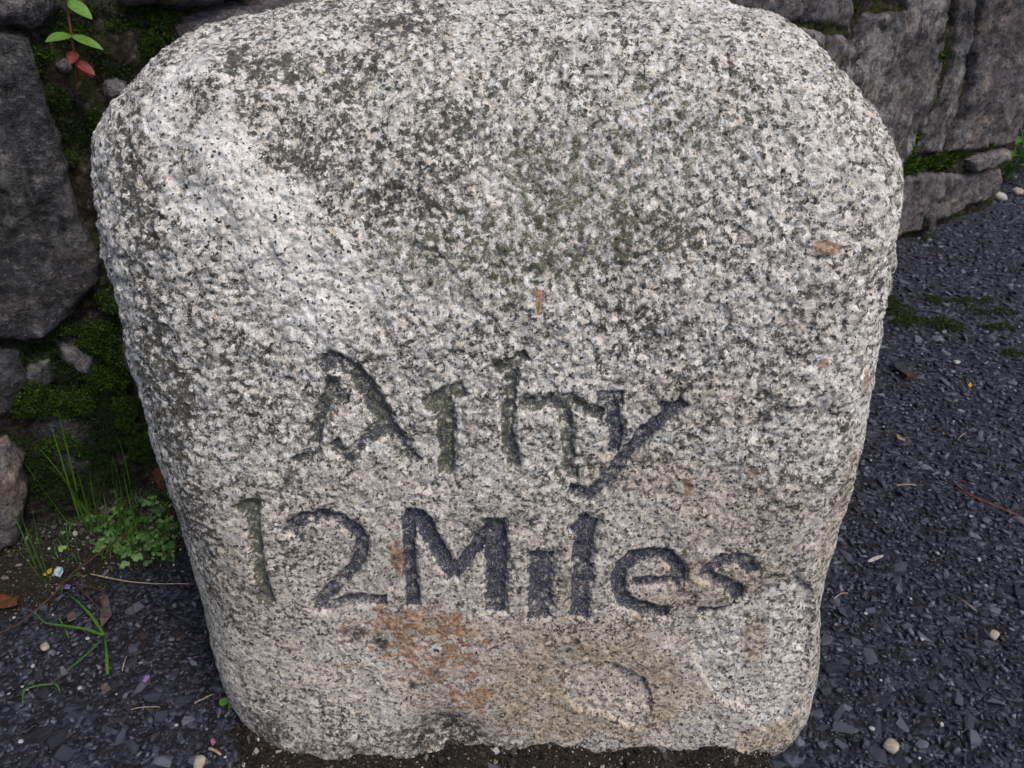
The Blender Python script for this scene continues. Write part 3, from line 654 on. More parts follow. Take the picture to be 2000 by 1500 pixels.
xs1, ys1 = sample(2600, 1.0); r1 = RNG.uniform(.0060, .0120, len(xs1)) * RNG.choice([1, 1, .8, 1.1], len(xs1)); kb = RNG.uniform(0, 1, len(xs1)) < np.where(ys1 < .10 + .20 * (xs1 > 0), .97, .16); xs1, ys1, r1 = xs1[kb], ys1[kb], r1[kb]
xs2, ys2 = sample(36000, .85); r2 = (.0020 + .0040 * RNG.uniform(0, 1, len(xs2)) ** 1.6) * np.clip(np.hypot(xs2, ys2 + .477) / .8, .9, 2.2)
o_ = np.argsort(-r1); xs1, ys1, r1 = xs1[o_], ys1[o_], r1[o_]
x_, y_, r_ = np.concatenate([xs1, xs2]), np.concatenate([ys1, ys2]), np.concatenate([r1, r2])
kp = thin(x_, y_, r_, .032); x_, y_, r_ = x_[kp], y_[kp], r_[kp]
# soil covers the strip at the milestone's foot and at the foot of the wall
def soil_amt(x, y):
    L = SL[0, 1]; R = SR[0, 1]
    dx = np.maximum(np.maximum(L + .03 - x, x - R + .02), 0); dy = np.maximum(-y, 0)
    d = np.hypot(dx, dy) + fbm(np.stack([x, y, 0 * x], -1), .035, 4, .6, 200) * .034
    d = d + .016 * sstep(R - .06, R + .01, x)
    a = sstep(.046, .004, d) * (y < .30)
    ws = wall_side(x, y) + fbm(np.stack([x, y, 0 * x], -1), .06, 3, .6, 201) * .03
    b = sstep(.19, .07, ws) * (x < .0)
    return np.maximum(a, b)
sa = soil_amt(x_, y_); kk = RNG.uniform(0, 1, len(x_)) > sa * .80; x_, y_, r_ = x_[kk], y_[kk], r_[kk]
zt = ground_z(x_, y_); n_ = len(x_)
rot = rotm(RNG.uniform(0, 6.28, n_), RNG.normal(0, .34, n_), RNG.normal(0, .34, n_))
var = RNG.integers(0, len(CH), n_); zoff = RNG.uniform(-.50, -.02, n_) * r_; tint = np.clip(RNG.beta(1.1, 1.5, n_), 0, 1)
elong = np.stack([RNG.uniform(.9, 1.35, n_), RNG.uniform(.75, 1.05, n_), RNG.uniform(.7, 1.0, n_)], -1)
# the 300 that show largest are parts of the ground
dist = np.linalg.norm(np.stack([x_, y_, 0 * x_], -1) - CAM, axis=1)
vx = (x_ / (FWD[1] * (y_ - CAM[1]) + FWD[2] * -CAM[2])) * FPX + 1000
vy = 750 - ((UP[1] * (y_ - CAM[1]) + UP[2] * -CAM[2]) / (FWD[1] * (y_ - CAM[1]) + FWD[2] * -CAM[2])) * FPX
vis = (vx > -20) & (vx < 2020) & (vy > 0) & (vy < 1520) & ~((x_ > SL[0, 1] - .05) & (x_ < SR[0, 1] + .05) & (y_ > 0))
score = np.where(vis, r_ / dist, 0); big = np.zeros(n_, bool); big[np.argsort(-score)[:300]] = True
chip_me = []
for v, f in CH:
    for t in (.2, .45, .7, .92):
        me = bpy.data.meshes.new('stone_chip'); me.from_pydata(v.tolist(), [], f.tolist()); at = me.attributes.new('tint', 'FLOAT', 'POINT'); at.data.foreach_set('value', np.full(len(v), t, np.float32)); me.materials.append(M['chip']); chip_me.append(me)
for i in np.nonzero(big)[0]:
    o = bpy.data.objects.new('stone_chip', chip_me[var[i] * 4 + min(3, int(tint[i] * 4.6))]); COL.objects.link(o)
    m = Matrix(rot[i].tolist()).to_4x4(); m.translation = (x_[i], y_[i], zt[i] + zoff[i])
    o.matrix_world = m @ Matrix.Diagonal(Vector((*(elong[i] * r_[i]), 1))); o.parent = ground_o
def joined(name, idx, mat, x, y, z, r, rot, el, tint, var, kind='stuff', parent=None, smooth=False):
    VV, FF, TT = [], [], []; off = 0
    for vi in range(len(CH)):
        I = idx[var[idx] == vi]
        if not len(I): continue
        v, f = CH[vi]
        vv = np.einsum('nij,nvj->nvi', rot[I], v[None] * (el[I] * r[I, None])[:, None]) + np.stack([x[I], y[I], z[I]], -1)[:, None]
        ff = f[None] + (np.arange(len(I)) * len(v))[:, None, None] + off
        VV.append(vv.reshape(-1, 3)); FF.append(ff.reshape(-1, 3)); TT.append(np.repeat(tint[I], len(v))); off += len(I) * len(v)
    o = mesh_np(name, np.concatenate(VV), np.concatenate(FF), mat, smooth, dict(tint=np.concatenate(TT))); o['kind'] = kind
    if parent: o.parent = parent
    return o
joined('stone_chips', np.nonzero(~big)[0], M['chip'], x_, y_, zt + zoff, r_, rot, elong, tint, var, parent=ground_o, smooth=True)

# fine grit lying between the chips
xg, yg = sample(9000, .85); ng = len(xg)
joined('tarmac_grit', np.arange(ng), M['chip'], xg, yg, ground_z(xg, yg) + .0012, RNG.uniform(.0006, .0014, ng) * np.clip(np.hypot(xg, yg + .477) / .7, 1, 2.4), rotm(RNG.uniform(0, 6, ng), RNG.normal(0, .5, ng), RNG.normal(0, .5, ng)), np.ones((ng, 3)), RNG.uniform(.5, 1.0, ng), RNG.integers(0, len(CH), ng), parent=ground_o)
# soil sheet at the foot of the stone and wall, with crumbs on it
sx = np.arange(-1.05, .50, .006); sy = np.arange(-.12, .62, .006)
X, Y = np.meshgrid(sx, sy); x, y = X.ravel(), Y.ravel(); a_ = soil_amt(x, y)
p3 = np.stack([x, y, 0 * x], -1)
z = ground_z(x, y) - .006 + a_ * (.011 + .010 * fbm(p3, .03, 4, .6, 210)) + a_ ** 3 * .006 
Fq = grid_faces(len(sy), len(sx)); kq = (a_[Fq] > .03).any(1) & ~inside_stone(x[Fq].mean(1), y[Fq].mean(1), -.03); Fq = Fq[kq]; u_, inv = np.unique(Fq, return_inverse=True)
tag(mesh_np('soil_strip', np.stack([x, y, z], -1)[u_], inv.reshape(-1, 4), M['soil']), kind='structure')
nx = 42000
xq = RNG.uniform(-1.0, .48, nx); yq = RNG.uniform(-.12, .5, nx); aq = soil_amt(xq, yq)
vis_ = (~inside_stone(xq, yq, -.012)) & (RNG.uniform(0, 1, nx) < aq * .9 + .02) & (wall_side(xq, yq) > .02)
xq, yq, aq = xq[vis_], yq[vis_], aq[vis_]; nq = len(xq)
rq = RNG.uniform(.0007, .0022, nq) * RNG.choice([1, 1, 1, 1.6, 2.4], nq)
joined('soil_crumbs', np.arange(nq), M['crumb'], xq, yq, ground_z(xq, yq) - .005 + aq * (.0105 + .010 * fbm(np.stack([xq, yq, 0 * xq], -1), .03, 4, .6, 210)) + aq ** 3 * .006, rq, rotm(RNG.uniform(0, 6, nq), RNG.normal(0, .6, nq), RNG.normal(0, .6, nq)),
       np.ones((nq, 3)), RNG.uniform(0, 1, nq), RNG.integers(0, len(CH), nq))
tag(bpy.data.objects['soil_crumbs'], 'dark soil crumbs and pale grit along the foot of the milestone', 'soil')

# ------------------------------------------------------------------ foliage helpers
def leaf_cloud(name, C, Nrm, size, mat, label, cat, up=.5, aspect=2.2, parent=None):
    """many small folded leaves as one mesh"""
    n = len(C); d = Nrm * up + RNG.normal(0, .75, (n, 3)); d /= np.linalg.norm(d, axis=1, keepdims=True)
    s = np.cross(d, RNG.normal(0, 1, (n, 3))); s /= np.linalg.norm(s, axis=1, keepdims=True) + 1e-9
    w = np.cross(d, s); L = size[:, None]; hw = L / aspect
    a = C; b = C + d * L * .5 + s * hw * .5 + w * L * .12; c = C + d * L; e = C + d * L * .5 - s * hw * .5 + w * L * .12
    V = np.stack([a, b, c, e], 1).reshape(-1, 3); F = (np.arange(n) * 4)[:, None] + np.array([[0, 1, 2, 3]])
    t = np.clip(RNG.normal(.45, .25, n), 0, 1)
    o = mesh_np(name, V, F, mat, False, dict(tint=np.repeat(t, 4))); tag(o, label, cat, kind='stuff'); return o
def blade_mesh(name, pts, w, mat, fold=.35, t=.5, tip=True):
    pts = np.asarray(pts, float); n = len(pts); tan = np.gradient(pts, axis=0); tan /= np.linalg.norm(tan, axis=1, keepdims=True) + 1e-9
    side = np.cross(tan, np.array([0, 0, 1.0])); bad = np.linalg.norm(side, axis=1) < .15; side[bad] = np.array([.8, .6, 0]); side /= np.linalg.norm(side, axis=1, keepdims=True)
    nm = np.cross(side, tan); k = np.linspace(0, 1, n); ww = w * np.minimum(1, .6 + 2 * k) * (np.clip(1 - k, 0, 1) ** .6 if tip else 1)
    ww = np.maximum(ww, w * .04)[:, None]
    V = np.stack([pts - side * ww * .5 + nm * ww * fold, pts, pts + side * ww * .5 + nm * ww * fold], 1).reshape(-1, 3)
    F = []
    for i in range(n - 1):
        for j in (0, 1): F.append((i * 3 + j, i * 3 + j + 1, (i + 1) * 3 + j + 1, (i + 1) * 3 + j))
    return mesh_np(name, V, F, mat, True, dict(tint=np.full(len(V), t)))
def bez(p0, p1, p2, n=12):
    t = np.linspace(0, 1, n)[:, None]; return (1 - t) ** 2 * np.array(p0) + 2 * t * (1 - t) * np.array(p1) + t * t * np.array(p2)
def tube(name, pts, r, mat, seg=6, taper=.5, wob=0.0):
    pts = np.asarray(pts, float); n = len(pts)
    if wob: pts = pts + np.cumsum(RNG.normal(0, wob, pts.shape), 0) * np.array([1, 1, .2])
    tan = np.gradient(pts, axis=0); tan /= np.linalg.norm(tan, axis=1, keepdims=True) + 1e-9
    a = np.cross(tan, np.array([.13, .21, .97])); a /= np.linalg.norm(a, axis=1, keepdims=True) + 1e-9; b = np.cross(tan, a)
    rr = r * np.linspace(1, taper, n); th = np.arange(seg) * 2 * math.pi / seg
    V = (pts[:, None] + (a[:, None] * np.cos(th)[None, :, None] + b[:, None] * np.sin(th)[None, :, None]) * rr[:, None, None]).reshape(-1, 3)
    return mesh_np(name, V, grid_faces(n, seg, True), mat, True, dict(tint=np.full(len(V), .5)))
def leaf_mesh(name, base, tipv, width, mat, cup=.2, curl=.15, t=.5, shape=1.0, n=9, m=5, up=(0, 0, 1)):
    """a real leaf: length from base to base+tipv, rounded sides, folded along its midrib"""
    base = np.array(base, float); tv = np.array(tipv, float); L = np.linalg.norm(tv); d = tv / L; upv = np.array(up, float)
    s = np.cross(d, upv); s /= np.linalg.norm(s) + 1e-9; nm = np.cross(s, d)
    V = []
    for i in range(n):
        k = i / (n - 1); w = width * .5 * (math.sin(math.pi * min(1, max(0.0, k)) ** shape) ** .8 + .03)
        for j in range(m):
            q = (j / (m - 1) * 2 - 1)
            V.append(base + d * L * k + s * w * q + nm * (abs(q) * w * cup - curl * L * k * k))
    return mesh_np(name, np.array(V), grid_faces(n, m), mat, True, dict(tint=np.full(n * m, t)))

# ------------------------------------------------------------------ moss on the wall and the tarmac
def moss_on_wall(name, spots, dens, mat, label, size=(.002, .0048)):
    C = []; S_ = []
    for px, py, rx, ry, h in spots:
        u0, z0 = wall_uz(px, py); ru = abs(wall_uz(px + rx, py)[0] - u0); rz = abs(wall_uz(px, py + ry)[1] - z0)
        n = int(dens * ru * rz * 3.14); r = np.sqrt(RNG.uniform(0, 1, n)); a = RNG.uniform(0, 6.283, n)
        u = u0 + ru * r * np.cos(a); z = z0 + rz * r * np.sin(a); p3 = np.stack([u, z, 0 * u], -1)
        nz = fbm(p3, .022, 3, .6, 300); k = nz > (r - .75) * 1.3 - .18
        hh = h * np.sqrt(np.clip(1 - r * r, 0, 1)) * (.65 + .6 * nz)
        C.append(wall_pt(u, z, np.maximum(hh, .002) * RNG.uniform(.55, 1.0, n) + .004)[k]); S_.append(RNG.uniform(*size, n)[k] * (1 + (u[k] > .8) * .6))
    C = np.concatenate(C); return leaf_cloud(name, C, np.tile(np.array([WN[0], WN[1], .6]), (len(C), 1)), np.concatenate(S_), mat, label, 'moss', .9, 1.8)
moss_on_wall('moss', [(320,38,48,22,.022),(300,72,40,20,.018),(190,235,28,30,.022),(130,300,24,22,.026),(70,120,24,40,.016),(110,185,30,40,.016),(90,100,30,20,.016),(205,575,26,38,.030),(185,650,50,40,.028),(120,640,50,28,.022),
                      (225,700,26,60,.026),(50,770,60,52,.030),(140,780,50,40,.022),(240,800,30,50,.026),(120,860,50,40,.022),(250,45,60,16,.014),(180,515,14,20,.012),(140,60,34,18,.014),(285,95,20,24,.016),(190,730,40,40,.02),(270,870,40,40,.02)],
             900000, M['moss'], 'bright green moss growing in the wall joints left of the milestone')
moss_on_wall('dark_moss', [(160,80,70,60,.012),(140,250,60,60,.010),(200,120,60,60,.010),(120,720,110,90,.014),(200,830,90,80,.014),(60,900,70,60,.014),(180,930,120,70,.012),(250,640,60,90,.012),(230,20,110,20,.01)],
             420000, M['mossdark'], 'dull dark moss film low on the wall joints left of the milestone')
moss_on_wall('moss_joint', [(1762,312,22,26,.035),(1790,318,26,14,.03),(1835,308,38,20,.035),(1772,262,12,16,.03),(1805,188,14,14,.03),(1824,100,14,40,.022),(1788,225,10,26,.022),(1915,280,12,8,.03),(1895,325,14,10,.03),(1748,20,22,22,.02),(1652,10,20,14,.02)],
             150000, M['moss'], 'green moss in the wall joints right of the milestone', (.004, .009))
def moss_ground(spots, dens, name, label):
    C = []; S_ = []
    for px, py, rx, ry, h in spots:
        c = on_ground(px, py); ex = abs(ground(px + rx, py)[0] - c[0]); ey = abs(ground(px, py + ry)[1] - c[1])
        n = int(dens * ex * ey * 3.14); r = np.sqrt(RNG.uniform(0, 1, n)); a = RNG.uniform(0, 6.283, n)
        x = c[0] + ex * r * np.cos(a); y = c[1] + ey * r * np.sin(a); p3 = np.stack([x, y, 0 * x], -1); nz = fbm(p3, .025, 3, .6, 310)
        k = nz > (r - .6) * 1.2 - .12
        C.append(np.stack([x, y, ground_z(x, y) + np.maximum(h * np.sqrt(1 - r * r) * (.6 + nz), .001)], -1)[k]); S_.append(RNG.uniform(.003, .006, n)[k])
    C = np.concatenate(C); return leaf_cloud(name, C, np.tile(np.array([0, 0, 1.0]), (len(C), 1)), np.concatenate(S_), M['mossdull'], label, 'moss', .9, 1.8)
moss_ground([(1762,612,42,26,.010),(1745,590,20,12,.008),(1825,588,24,16,.008),(1815,630,60,14,.004),(1850,640,40,12,.004),(1960,640,40,10,.004),(1745,632,22,12,.010),(1980,690,20,10,.003),(1810,465,20,8,.004),(1890,590,50,14,.003),(1940,610,60,10,.002)], 260000, 'moss_patch', 'low moss patches spread over the tarmac right of the milestone')

# ------------------------------------------------------------------ weeds at the wall foot
def weed_xy(n):
    out = []
    while len(out) < n:
        px, py = random.uniform(30, 345), random.uniform(945, 1105)
        if py > 1035 + .22 * (px - 60) + random.gauss(0, 18) + 12: continue
        p = on_ground(px, py); 
        if wall_side(p[:1], p[1:2])[0] > .03 and not inside_stone(p[:1], p[1:2], .0)[0]: out.append(p)
    return np.array(out)
# clover-like cover: round leaflets in threes on short stems, too many to count
W = weed_xy(230); V, F, T = [], [], []
def disc(c, nrm, r, t, seg=7):
    nrm = nrm / np.linalg.norm(nrm); a = np.cross(nrm, [.3, .8, .1]); a /= np.linalg.norm(a); b = np.cross(nrm, a); o0 = len(V)
    V.append(c - nrm * r * .18); T.append(t)
    for k in range(seg): th = k * 2 * math.pi / seg; V.append(c + (a * math.cos(th) + b * math.sin(th)) * r * (1 + .1 * math.sin(3 * th))); T.append(t)
    for k in range(seg): F.append((o0, o0 + 1 + k, o0 + 1 + (k + 1) % seg))
for p in W:
    hgt = random.uniform(.002, .016); r = random.choice([.0014, .0018, .0022, .0028, .0036]) * random.uniform(.85, 1.15); t = random.uniform(0, 1); c = p + np.array([random.gauss(0, .004), random.gauss(0, .004), hgt + .004])
    nrm = np.array([random.gauss(0, .3), random.gauss(-.35, .25), 1.0]); th0 = random.uniform(0, 6.28)
    for k in range(random.choice([2, 3, 3, 4])):
        th = th0 + k * 2.1; disc(c + np.array([math.cos(th), math.sin(th), 0]) * r * 1.0, nrm + np.array([math.cos(th), math.sin(th), 0]) * .25, r, t)
    o0 = len(V)
    for q in ((-.0004, 0), (.0004, 0)): V.append(p + np.array([q[0], 0, 0])); T.append(.2)
    V.append(c); T.append(.3); F.append((o0, o0 + 1, o0 + 2))
wc = mesh_np('ground_cover', np.array(V), np.array(F), M['clover'], True, dict(tint=np.array(T)))
tag(wc, 'small round-leaved weeds covering the soil between wall and milestone', 'ground cover', kind='stuff')
# short fine grass between the weeds
V, F, T = [], [], []
def fine_blade(p, L, w, lean):
    a = random.uniform(0, 6.28); d = np.array([math.cos(a), math.sin(a), 0]) * lean; s = np.array([-math.sin(a), math.cos(a), 0]) * w * .5; o0 = len(V); t = random.uniform(.1, 1)
    for k in range(5):
        q = k / 4; c = p + d * L * q * q + np.array([0, 0, L * (q - .35 * lean * q * q)]); ww = (1 - q) ** .7 + .04
        V.append(c - s * ww); V.append(c + s * ww); T.extend([t, t])
        if k: F.append((o0 + 2 * k - 2, o0 + 2 * k - 1, o0 + 2 * k + 1, o0 + 2 * k))
for p in weed_xy(240): 
    for _ in range(random.choice([1, 2, 3])): fine_blade(p + np.array([random.gauss(0, .003), random.gauss(0, .003), 0]), random.uniform(.015, .05), random.uniform(.0008, .0016), random.uniform(.2, .9))
for px, py, n in ((325,1060,60),(100,1050,40),(120,1090,34),(40,1080,20),(1835,415,8),(1870,420,8),(230,1050,26),(300,1040,30)):
    for _ in range(n):
        p = on_ground(px + random.gauss(0, 16), py + random.gauss(0, 10)); fine_blade(p, random.uniform(.012, .035), random.uniform(.0008, .0015), random.uniform(.3, 1.0))
tag(mesh_np('short_grass', np.array(V), np.array(F), M['grass'], True, dict(tint=np.array(T))), 'short fine grass among the weeds at the wall foot', 'grass', kind='stuff')

def at_depth(px, py, y):
    d = ray(px, py); return CAM + d * ((y - CAM[1]) / d[1])
def tuft(name, base_px, blades, label, w=.0032, mat='grass'):
    b = on_ground(*base_px); t = empty(name, b); tag(t, label, 'grass')
    for (ax, ay), (mx, my), (tx, ty), dy in blades:
        p0 = on_ground(ax, ay + 48); yb_ = p0[1] - .02
        o = blade_mesh('blade', bez(p0, at_depth(mx, my, yb_ + dy * .5) + np.array([0, 0, .0]), at_depth(tx, ty, yb_ + dy), 14), w * random.uniform(.8, 1.15), M[mat], .3, random.uniform(.3, 1))
        adopt(o, t)
    return t
tuft('grass_tuft', (165,1000), [((168,990),(135,890),(112,800),.02),((162,985),(120,900),(98,826),.02),((190,985),(120,920),(72,872),.01),((176,1000),(140,930),(82,905),-.01),((200,1000),(175,950),(175,905),.0),
      ((150,1000),(90,965),(45,900),.0),((185,1005),(165,960),(150,920),-.01),((170,1004),(200,960),(215,900),.0)], 'tall upright grass tuft at the wall foot, longest blades reaching over the moss')
tuft('grass_tuft', (250,985), [((245,985),(240,930),(215,890),.0),((265,975),(250,900),(228,850),.02),((250,990),(190,900),(245,822),.02),((270,1000),(245,950),(240,915),.0),((240,992),(225,960),(228,930),-.01)],
     'thin arching grass tuft close to the left edge of the milestone', .0026)
tuft('grass_tuft', (90,1075), [((90,1080),(50,1040),(40,1000),.0),((95,1085),(70,1040),(62,990),.0),((100,1085),(110,1040),(125,1030),.0),((110,1090),(140,1060),(150,1095),-.02),((85,1090),(45,1080),(15,1060),-.01),((115,1100),(150,1110),(165,1130),-.03),
      ((120,1110),(130,1130),(120,1155),-.03),((75,1070),(35,1020),(18,985),.0),((100,1100),(60,1110),(55,1125),-.02)], 'spreading grass tuft at the lower left edge of the weed patch', .0024)
# sprawling grass sprig lying on the tarmac
def lying(name, pts, w, mat, lift=.006, kind='blade', t=.6):
    P_ = np.array([on_ground(a, b) for a, b in pts]); n = len(P_); k = np.linspace(0, n - 1, 5 * n)
    Q_ = np.stack([np.interp(k, np.arange(n), smooth(P_[:, j], 1)) for j in range(3)], -1)
    for j in range(3): Q_[:, j] = smooth(Q_[:, j], 5)
    Q_[:, 2] += lift * np.sin(np.linspace(.3, 2.6, len(Q_))) + .0025
    return blade_mesh('blade', Q_, w, mat, .25, t) if kind == 'blade' else tube(kind, Q_, w, mat, 6, .6)
sp = empty('grass_sprig', on_ground(213,1320)); tag(sp, 'sprawling grass sprig with forked blades lying on the tarmac left of the milestone', 'grass')
for pts, w in (([(213,1325),(214,1290),(208,1248)], .0046), ([(208,1250),(185,1215),(160,1190),(138,1168)], .0042), ([(205,1247),(170,1238),(120,1233),(90,1228),(68,1198)], .0042), ([(205,1252),(180,1285),(145,1315),(105,1342)], .0032),
               ([(108,1342),(80,1350),(50,1360),(50,1386)], .0032), ([(105,1342),(118,1350),(122,1362)], .0030), ([(128,1232),(135,1245),(138,1255)], .003), ([(116,1210),(128,1232)], .003)):
    adopt(lying('blade', pts, w, M['grass'], .008, t=.45), sp)

# willowherb-like seedling on the wall, top left
def wp(px, py, h): u, z = wall_uz(px, py); return wall_pt(u, z, h)
base = wp(150,145,.02); sd_ = empty('seedling', base); tag(sd_, 'thin red-stemmed seedling with green upper and red lower leaves on the wall', 'plant')
st = np.array([wp(150,165,.015), wp(140,125,.04), wp(132,90,.05), wp(124,50,.055), wp(118,10,.055), wp(116,-60,.05)])
adopt(tube('stem', st, .0016, M['stem'], 8, .7), sd_)
def wleaf(a, b, w, mat, t=.5, h0=.055, h1=.075, name='leaf', curl=.1, cup=.25):
    p0, p1 = wp(*a, h0), wp(*b, h1); return adopt(leaf_mesh(name, p0, p1 - p0, w, M[mat], cup, curl, t, .8, 11, 7, up=(WN[0] * .5, WN[1] * .5, .75)), sd_)
wleaf((124,54), (72,56), .0125, 'herb', .55); wleaf((125,55), (178,72), .0115, 'herb', .6); wleaf((117,-10), (157,16), .015, 'herb', .7); wleaf((117,-20), (70,-30), .014, 'herb', .5)
wleaf((131,86), (122,104), .012, 'redleaf', .4, .05, .062); wleaf((134,104), (166,124), .012, 'redleaf', .7, .05, .065); wleaf((140,125), (168,134), .006, 'redleaf', .2, .045, .05); wleaf((150,148), (139,164), .004, 'dead', .2, .03, .035)

# two-leaved seedling at the milestone's foot
b2 = on_ground(449,1392); ss = empty('sprout', b2); tag(ss, 'tiny two-leaved pale green sprout at the left foot of the milestone', 'plant')
adopt(tube('stem', [b2, b2 + np.array([0, .0, .008])], .0006, M['clover'], 6, 1), ss)
for (a, b) in (((449,1384), (432,1382)), ((449,1386), (466,1389))):
    p0 = on_ground(*a, .010); p1 = on_ground(*b, .012); adopt(leaf_mesh('leaf', p0, p1 - p0, .0105, M['herb'], .1, .05, .35, 1, 9, 7), ss)
# tiny leaf rosettes by the stone and the far weed
def weed(name, px, py, leaves, label, R, hgt, mat='clover'):
    b = on_ground(px, py); w = empty(name, b); tag(w, label, 'plant')
    for k in range(leaves):
        a = k * 2.4 + random.uniform(-.3, .3); hh = hgt * (.35 + .65 * k / leaves); r = R * random.uniform(.5, 1.0)
        st = b + np.array([math.cos(a) * r * .55, math.sin(a) * r * .55, hh]); tip = np.array([math.cos(a), math.sin(a), random.uniform(-.1, .3)]) * R * random.uniform(.55, .8)
        adopt(leaf_mesh('leaf', st, tip, R * random.uniform(.5, .7), M[mat], .2, .1, random.random(), .8, 9, 5), w); adopt(tube('stem', [b, b + (st - b) * .5 + np.array([0, 0, hh * .2]), st], R * .03, M[mat], 5, .7), w)
    return w
weed('broadleaf_weed', 1965, 352, 16, 'leafy green weed beyond the end of the wall, top right', .065, .13, 'herb')
weed('broadleaf_weed', 1992, 330, 12, 'larger-leaved green weed at the right edge behind the leafy one', .08, .17, 'clover')
weed('broadleaf_weed', 1866, 412, 6, 'small green weed at the foot of the footing stone', .022, .018, 'herb')
weed('broadleaf_weed', 312, 925, 5, 'bright green leaf cluster touching the left edge of the milestone', .016, .05, 'herb')
weed('broadleaf_weed', 215, 1070, 8, 'low clover-leaved weed under the brown twig', .018, .012)

# ------------------------------------------------------------------ litter
def crumple(name, pts, mat, label, cat, lift=.004, seed=0, wrinkle=.35, group=None):
    """a small flat scrap with a real outline, curled and thick enough to cast a shadow"""
    P_ = np.array([on_ground(a, b) for a, b in pts]); c = P_.mean(0); n = len(P_); rings = [1.0, .66, .33]
    V = []; rr = random.Random(seed); size = np.abs(P_ - c)[:, :2].max()
    for rg in rings:
        for i in range(n): q = c + (P_[i] - c) * rg; V.append(q + np.array([0, 0, lift + size * wrinkle * rr.uniform(-.2, .8) * rg]))
    V.append(c + np.array([0, 0, lift])); F = []
    for a in (0, 1):
        for i in range(n): F.append((a * n + i, a * n + (i + 1) % n, (a + 1) * n + (i + 1) % n, (a + 1) * n + i))
    me = bpy.data.meshes.new(name); me.from_pydata([list(v - c) for v in V], [], F + [(2 * n + i, 2 * n + (i + 1) % n, 3 * n) for i in range(n)])
    for p in me.polygons: p.use_smooth = True
    me.materials.append(mat); o = bpy.data.objects.new(name, me); COL.objects.link(o); o.location = c
    m = o.modifiers.new('thick', 'SOLIDIFY'); m.thickness = .0007
    return tag(o, label, cat, group)
tw = empty('twig', on_ground(150,1130)); tag(tw, 'thin brown forked twig slanting across the weeds onto the tarmac', 'twig')
adopt(lying('main_stem', [(290,1012),(262,1042),(215,1085),(180,1115),(148,1140),(120,1175),(85,1205),(45,1235),(5,1248)], .0017, M['twig'], .016, 'main_stem'), tw)
adopt(lying('side_branch', [(148,1142),(165,1165),(185,1185),(205,1205)], .0010, M['twig'], .008, 'side_branch'), tw)
adopt(lying('side_branch', [(150,1158),(175,1157),(200,1160)], .0008, M['twig'], .008, 'side_branch'), tw)
def straw(name, pts, w, mat, label, lift=.004, cat='straw', group=None):
    o = lying(name, pts, w, mat, lift, name); return tag(o, label, cat, group)
straw('dry_stalk', [(175,1125),(215,1138),(260,1148),(310,1151),(378,1147)], .0009, M['straw'], 'long pale dry stalk curving from the twig to the milestone', .008)
straw('dry_stalk', [(235,1168),(258,1178),(265,1210),(280,1232)], .0006, M['twig'], 'thin dark curled stalk beside the crumpled grey leaf')
straw('reddish_stem', [(1868,952),(1885,972),(1920,988),(1960,1005),(2010,1022)], .0016, M['stem'], 'thin reddish stem lying at the right edge of the tarmac', .006, 'stem')
straw('straw_piece', [(1748,952),(1790,953)], .0012, M['straw'], 'short pale straw lying flat right of the milestone')
straw('straw_piece', [(1886,848),(1874,858),(1868,865)], .0008, M['straw'], 'tiny bent straw on the tarmac above the reddish stem')
straw('straw_piece', [(1876,1175),(1890,1190),(1908,1200)], .0008, M['straw'], 'fine curved straw among the chips at lower right')
straw('straw_piece', [(410,1466),(422,1473),(434,1480)], .0019, M['straw'], 'thick short straw stub at the bottom left of the milestone')
straw('straw_piece', [(380,1378),(400,1372),(420,1360)], .0008, M['straw'], 'thin straw pointing at the left foot of the milestone')
straw('straw_piece', [(255,1390),(285,1388),(318,1386)], .0006, M['straw'], 'hair-thin straw left of the two-leaved sprout')
straw('straw_piece', [(1626,1175),(1640,1166),(1655,1163)], .0008, M['straw'], 'thin straw beside the right edge of the milestone')
straw('straw_piece', [(240,1316),(246,1300),(250,1285)], .0007, M['straw'], 'short straw right of the grass sprig')
crumple('white_scrap', [(1692,1100),(1702,1094),(1712,1090),(1724,1089),(1723,1093),(1712,1096),(1703,1101),(1695,1104)], M['pebble'], 'narrow white scrap on the tarmac right of the milestone', 'scrap', .004, 3, .15)
crumple('slate_flake', [(1738,712),(1752,712),(1775,727),(1782,738),(1765,736),(1745,724)], M['slate'], 'flat dark slate flake below the moss patch', 'stone', .007, 4, .1)
crumple('dead_leaf', [(1764,737),(1774,734),(1786,742),(1786,747),(1772,744)], M['rustdebris'], 'tiny russet leaf scrap at the tip of the slate flake', 'leaf', .006, 5)
crumple('dead_leaf', [(272,942),(290,930),(318,926),(332,935),(330,985),(322,992),(312,965),(300,948),(280,950)], M['dead'], 'reddish brown dead leaf leaning on the left edge of the milestone', 'leaf', .028, 6, .5)
crumple('dead_leaf', [(198,1180),(210,1168),(220,1185),(222,1210),(216,1232),(205,1240),(198,1215),(206,1200)], M['greydead'], 'crumpled grey-brown dead leaf above the grass sprig', 'leaf', .010, 7, .7)
crumple('dead_leaf', [(-12,1182),(5,1175),(28,1172),(42,1180),(36,1190),(10,1198),(-14,1200)], M['rustdebris'], 'curled russet dead leaf at the left edge', 'leaf', .008, 8, .6)
crumple('dead_leaf', [(132,1205),(150,1200),(152,1215),(138,1226)], M['greydead'], 'small grey dead leaf left of the crumpled one', 'leaf', .006, 9, .5)
crumple('dead_leaf', [(198,1345),(214,1340),(220,1355),(205,1364)], M['greydead'], 'grey leaf scrap below the grass sprig', 'leaf', .006, 10, .5)
crumple('dead_leaf', [(205,1020),(218,1012),(226,1022),(212,1028)], M['greydead'], 'grey leaf scrap among the weeds', 'leaf', .02, 10, .5)
crumple('yellow_leaf', [(88,1133),(98,1122),(108,1119),(106,1126),(94,1134)], M['yellow'], 'narrow yellow leaf beside the bluish scrap', 'leaf', .008, 11)
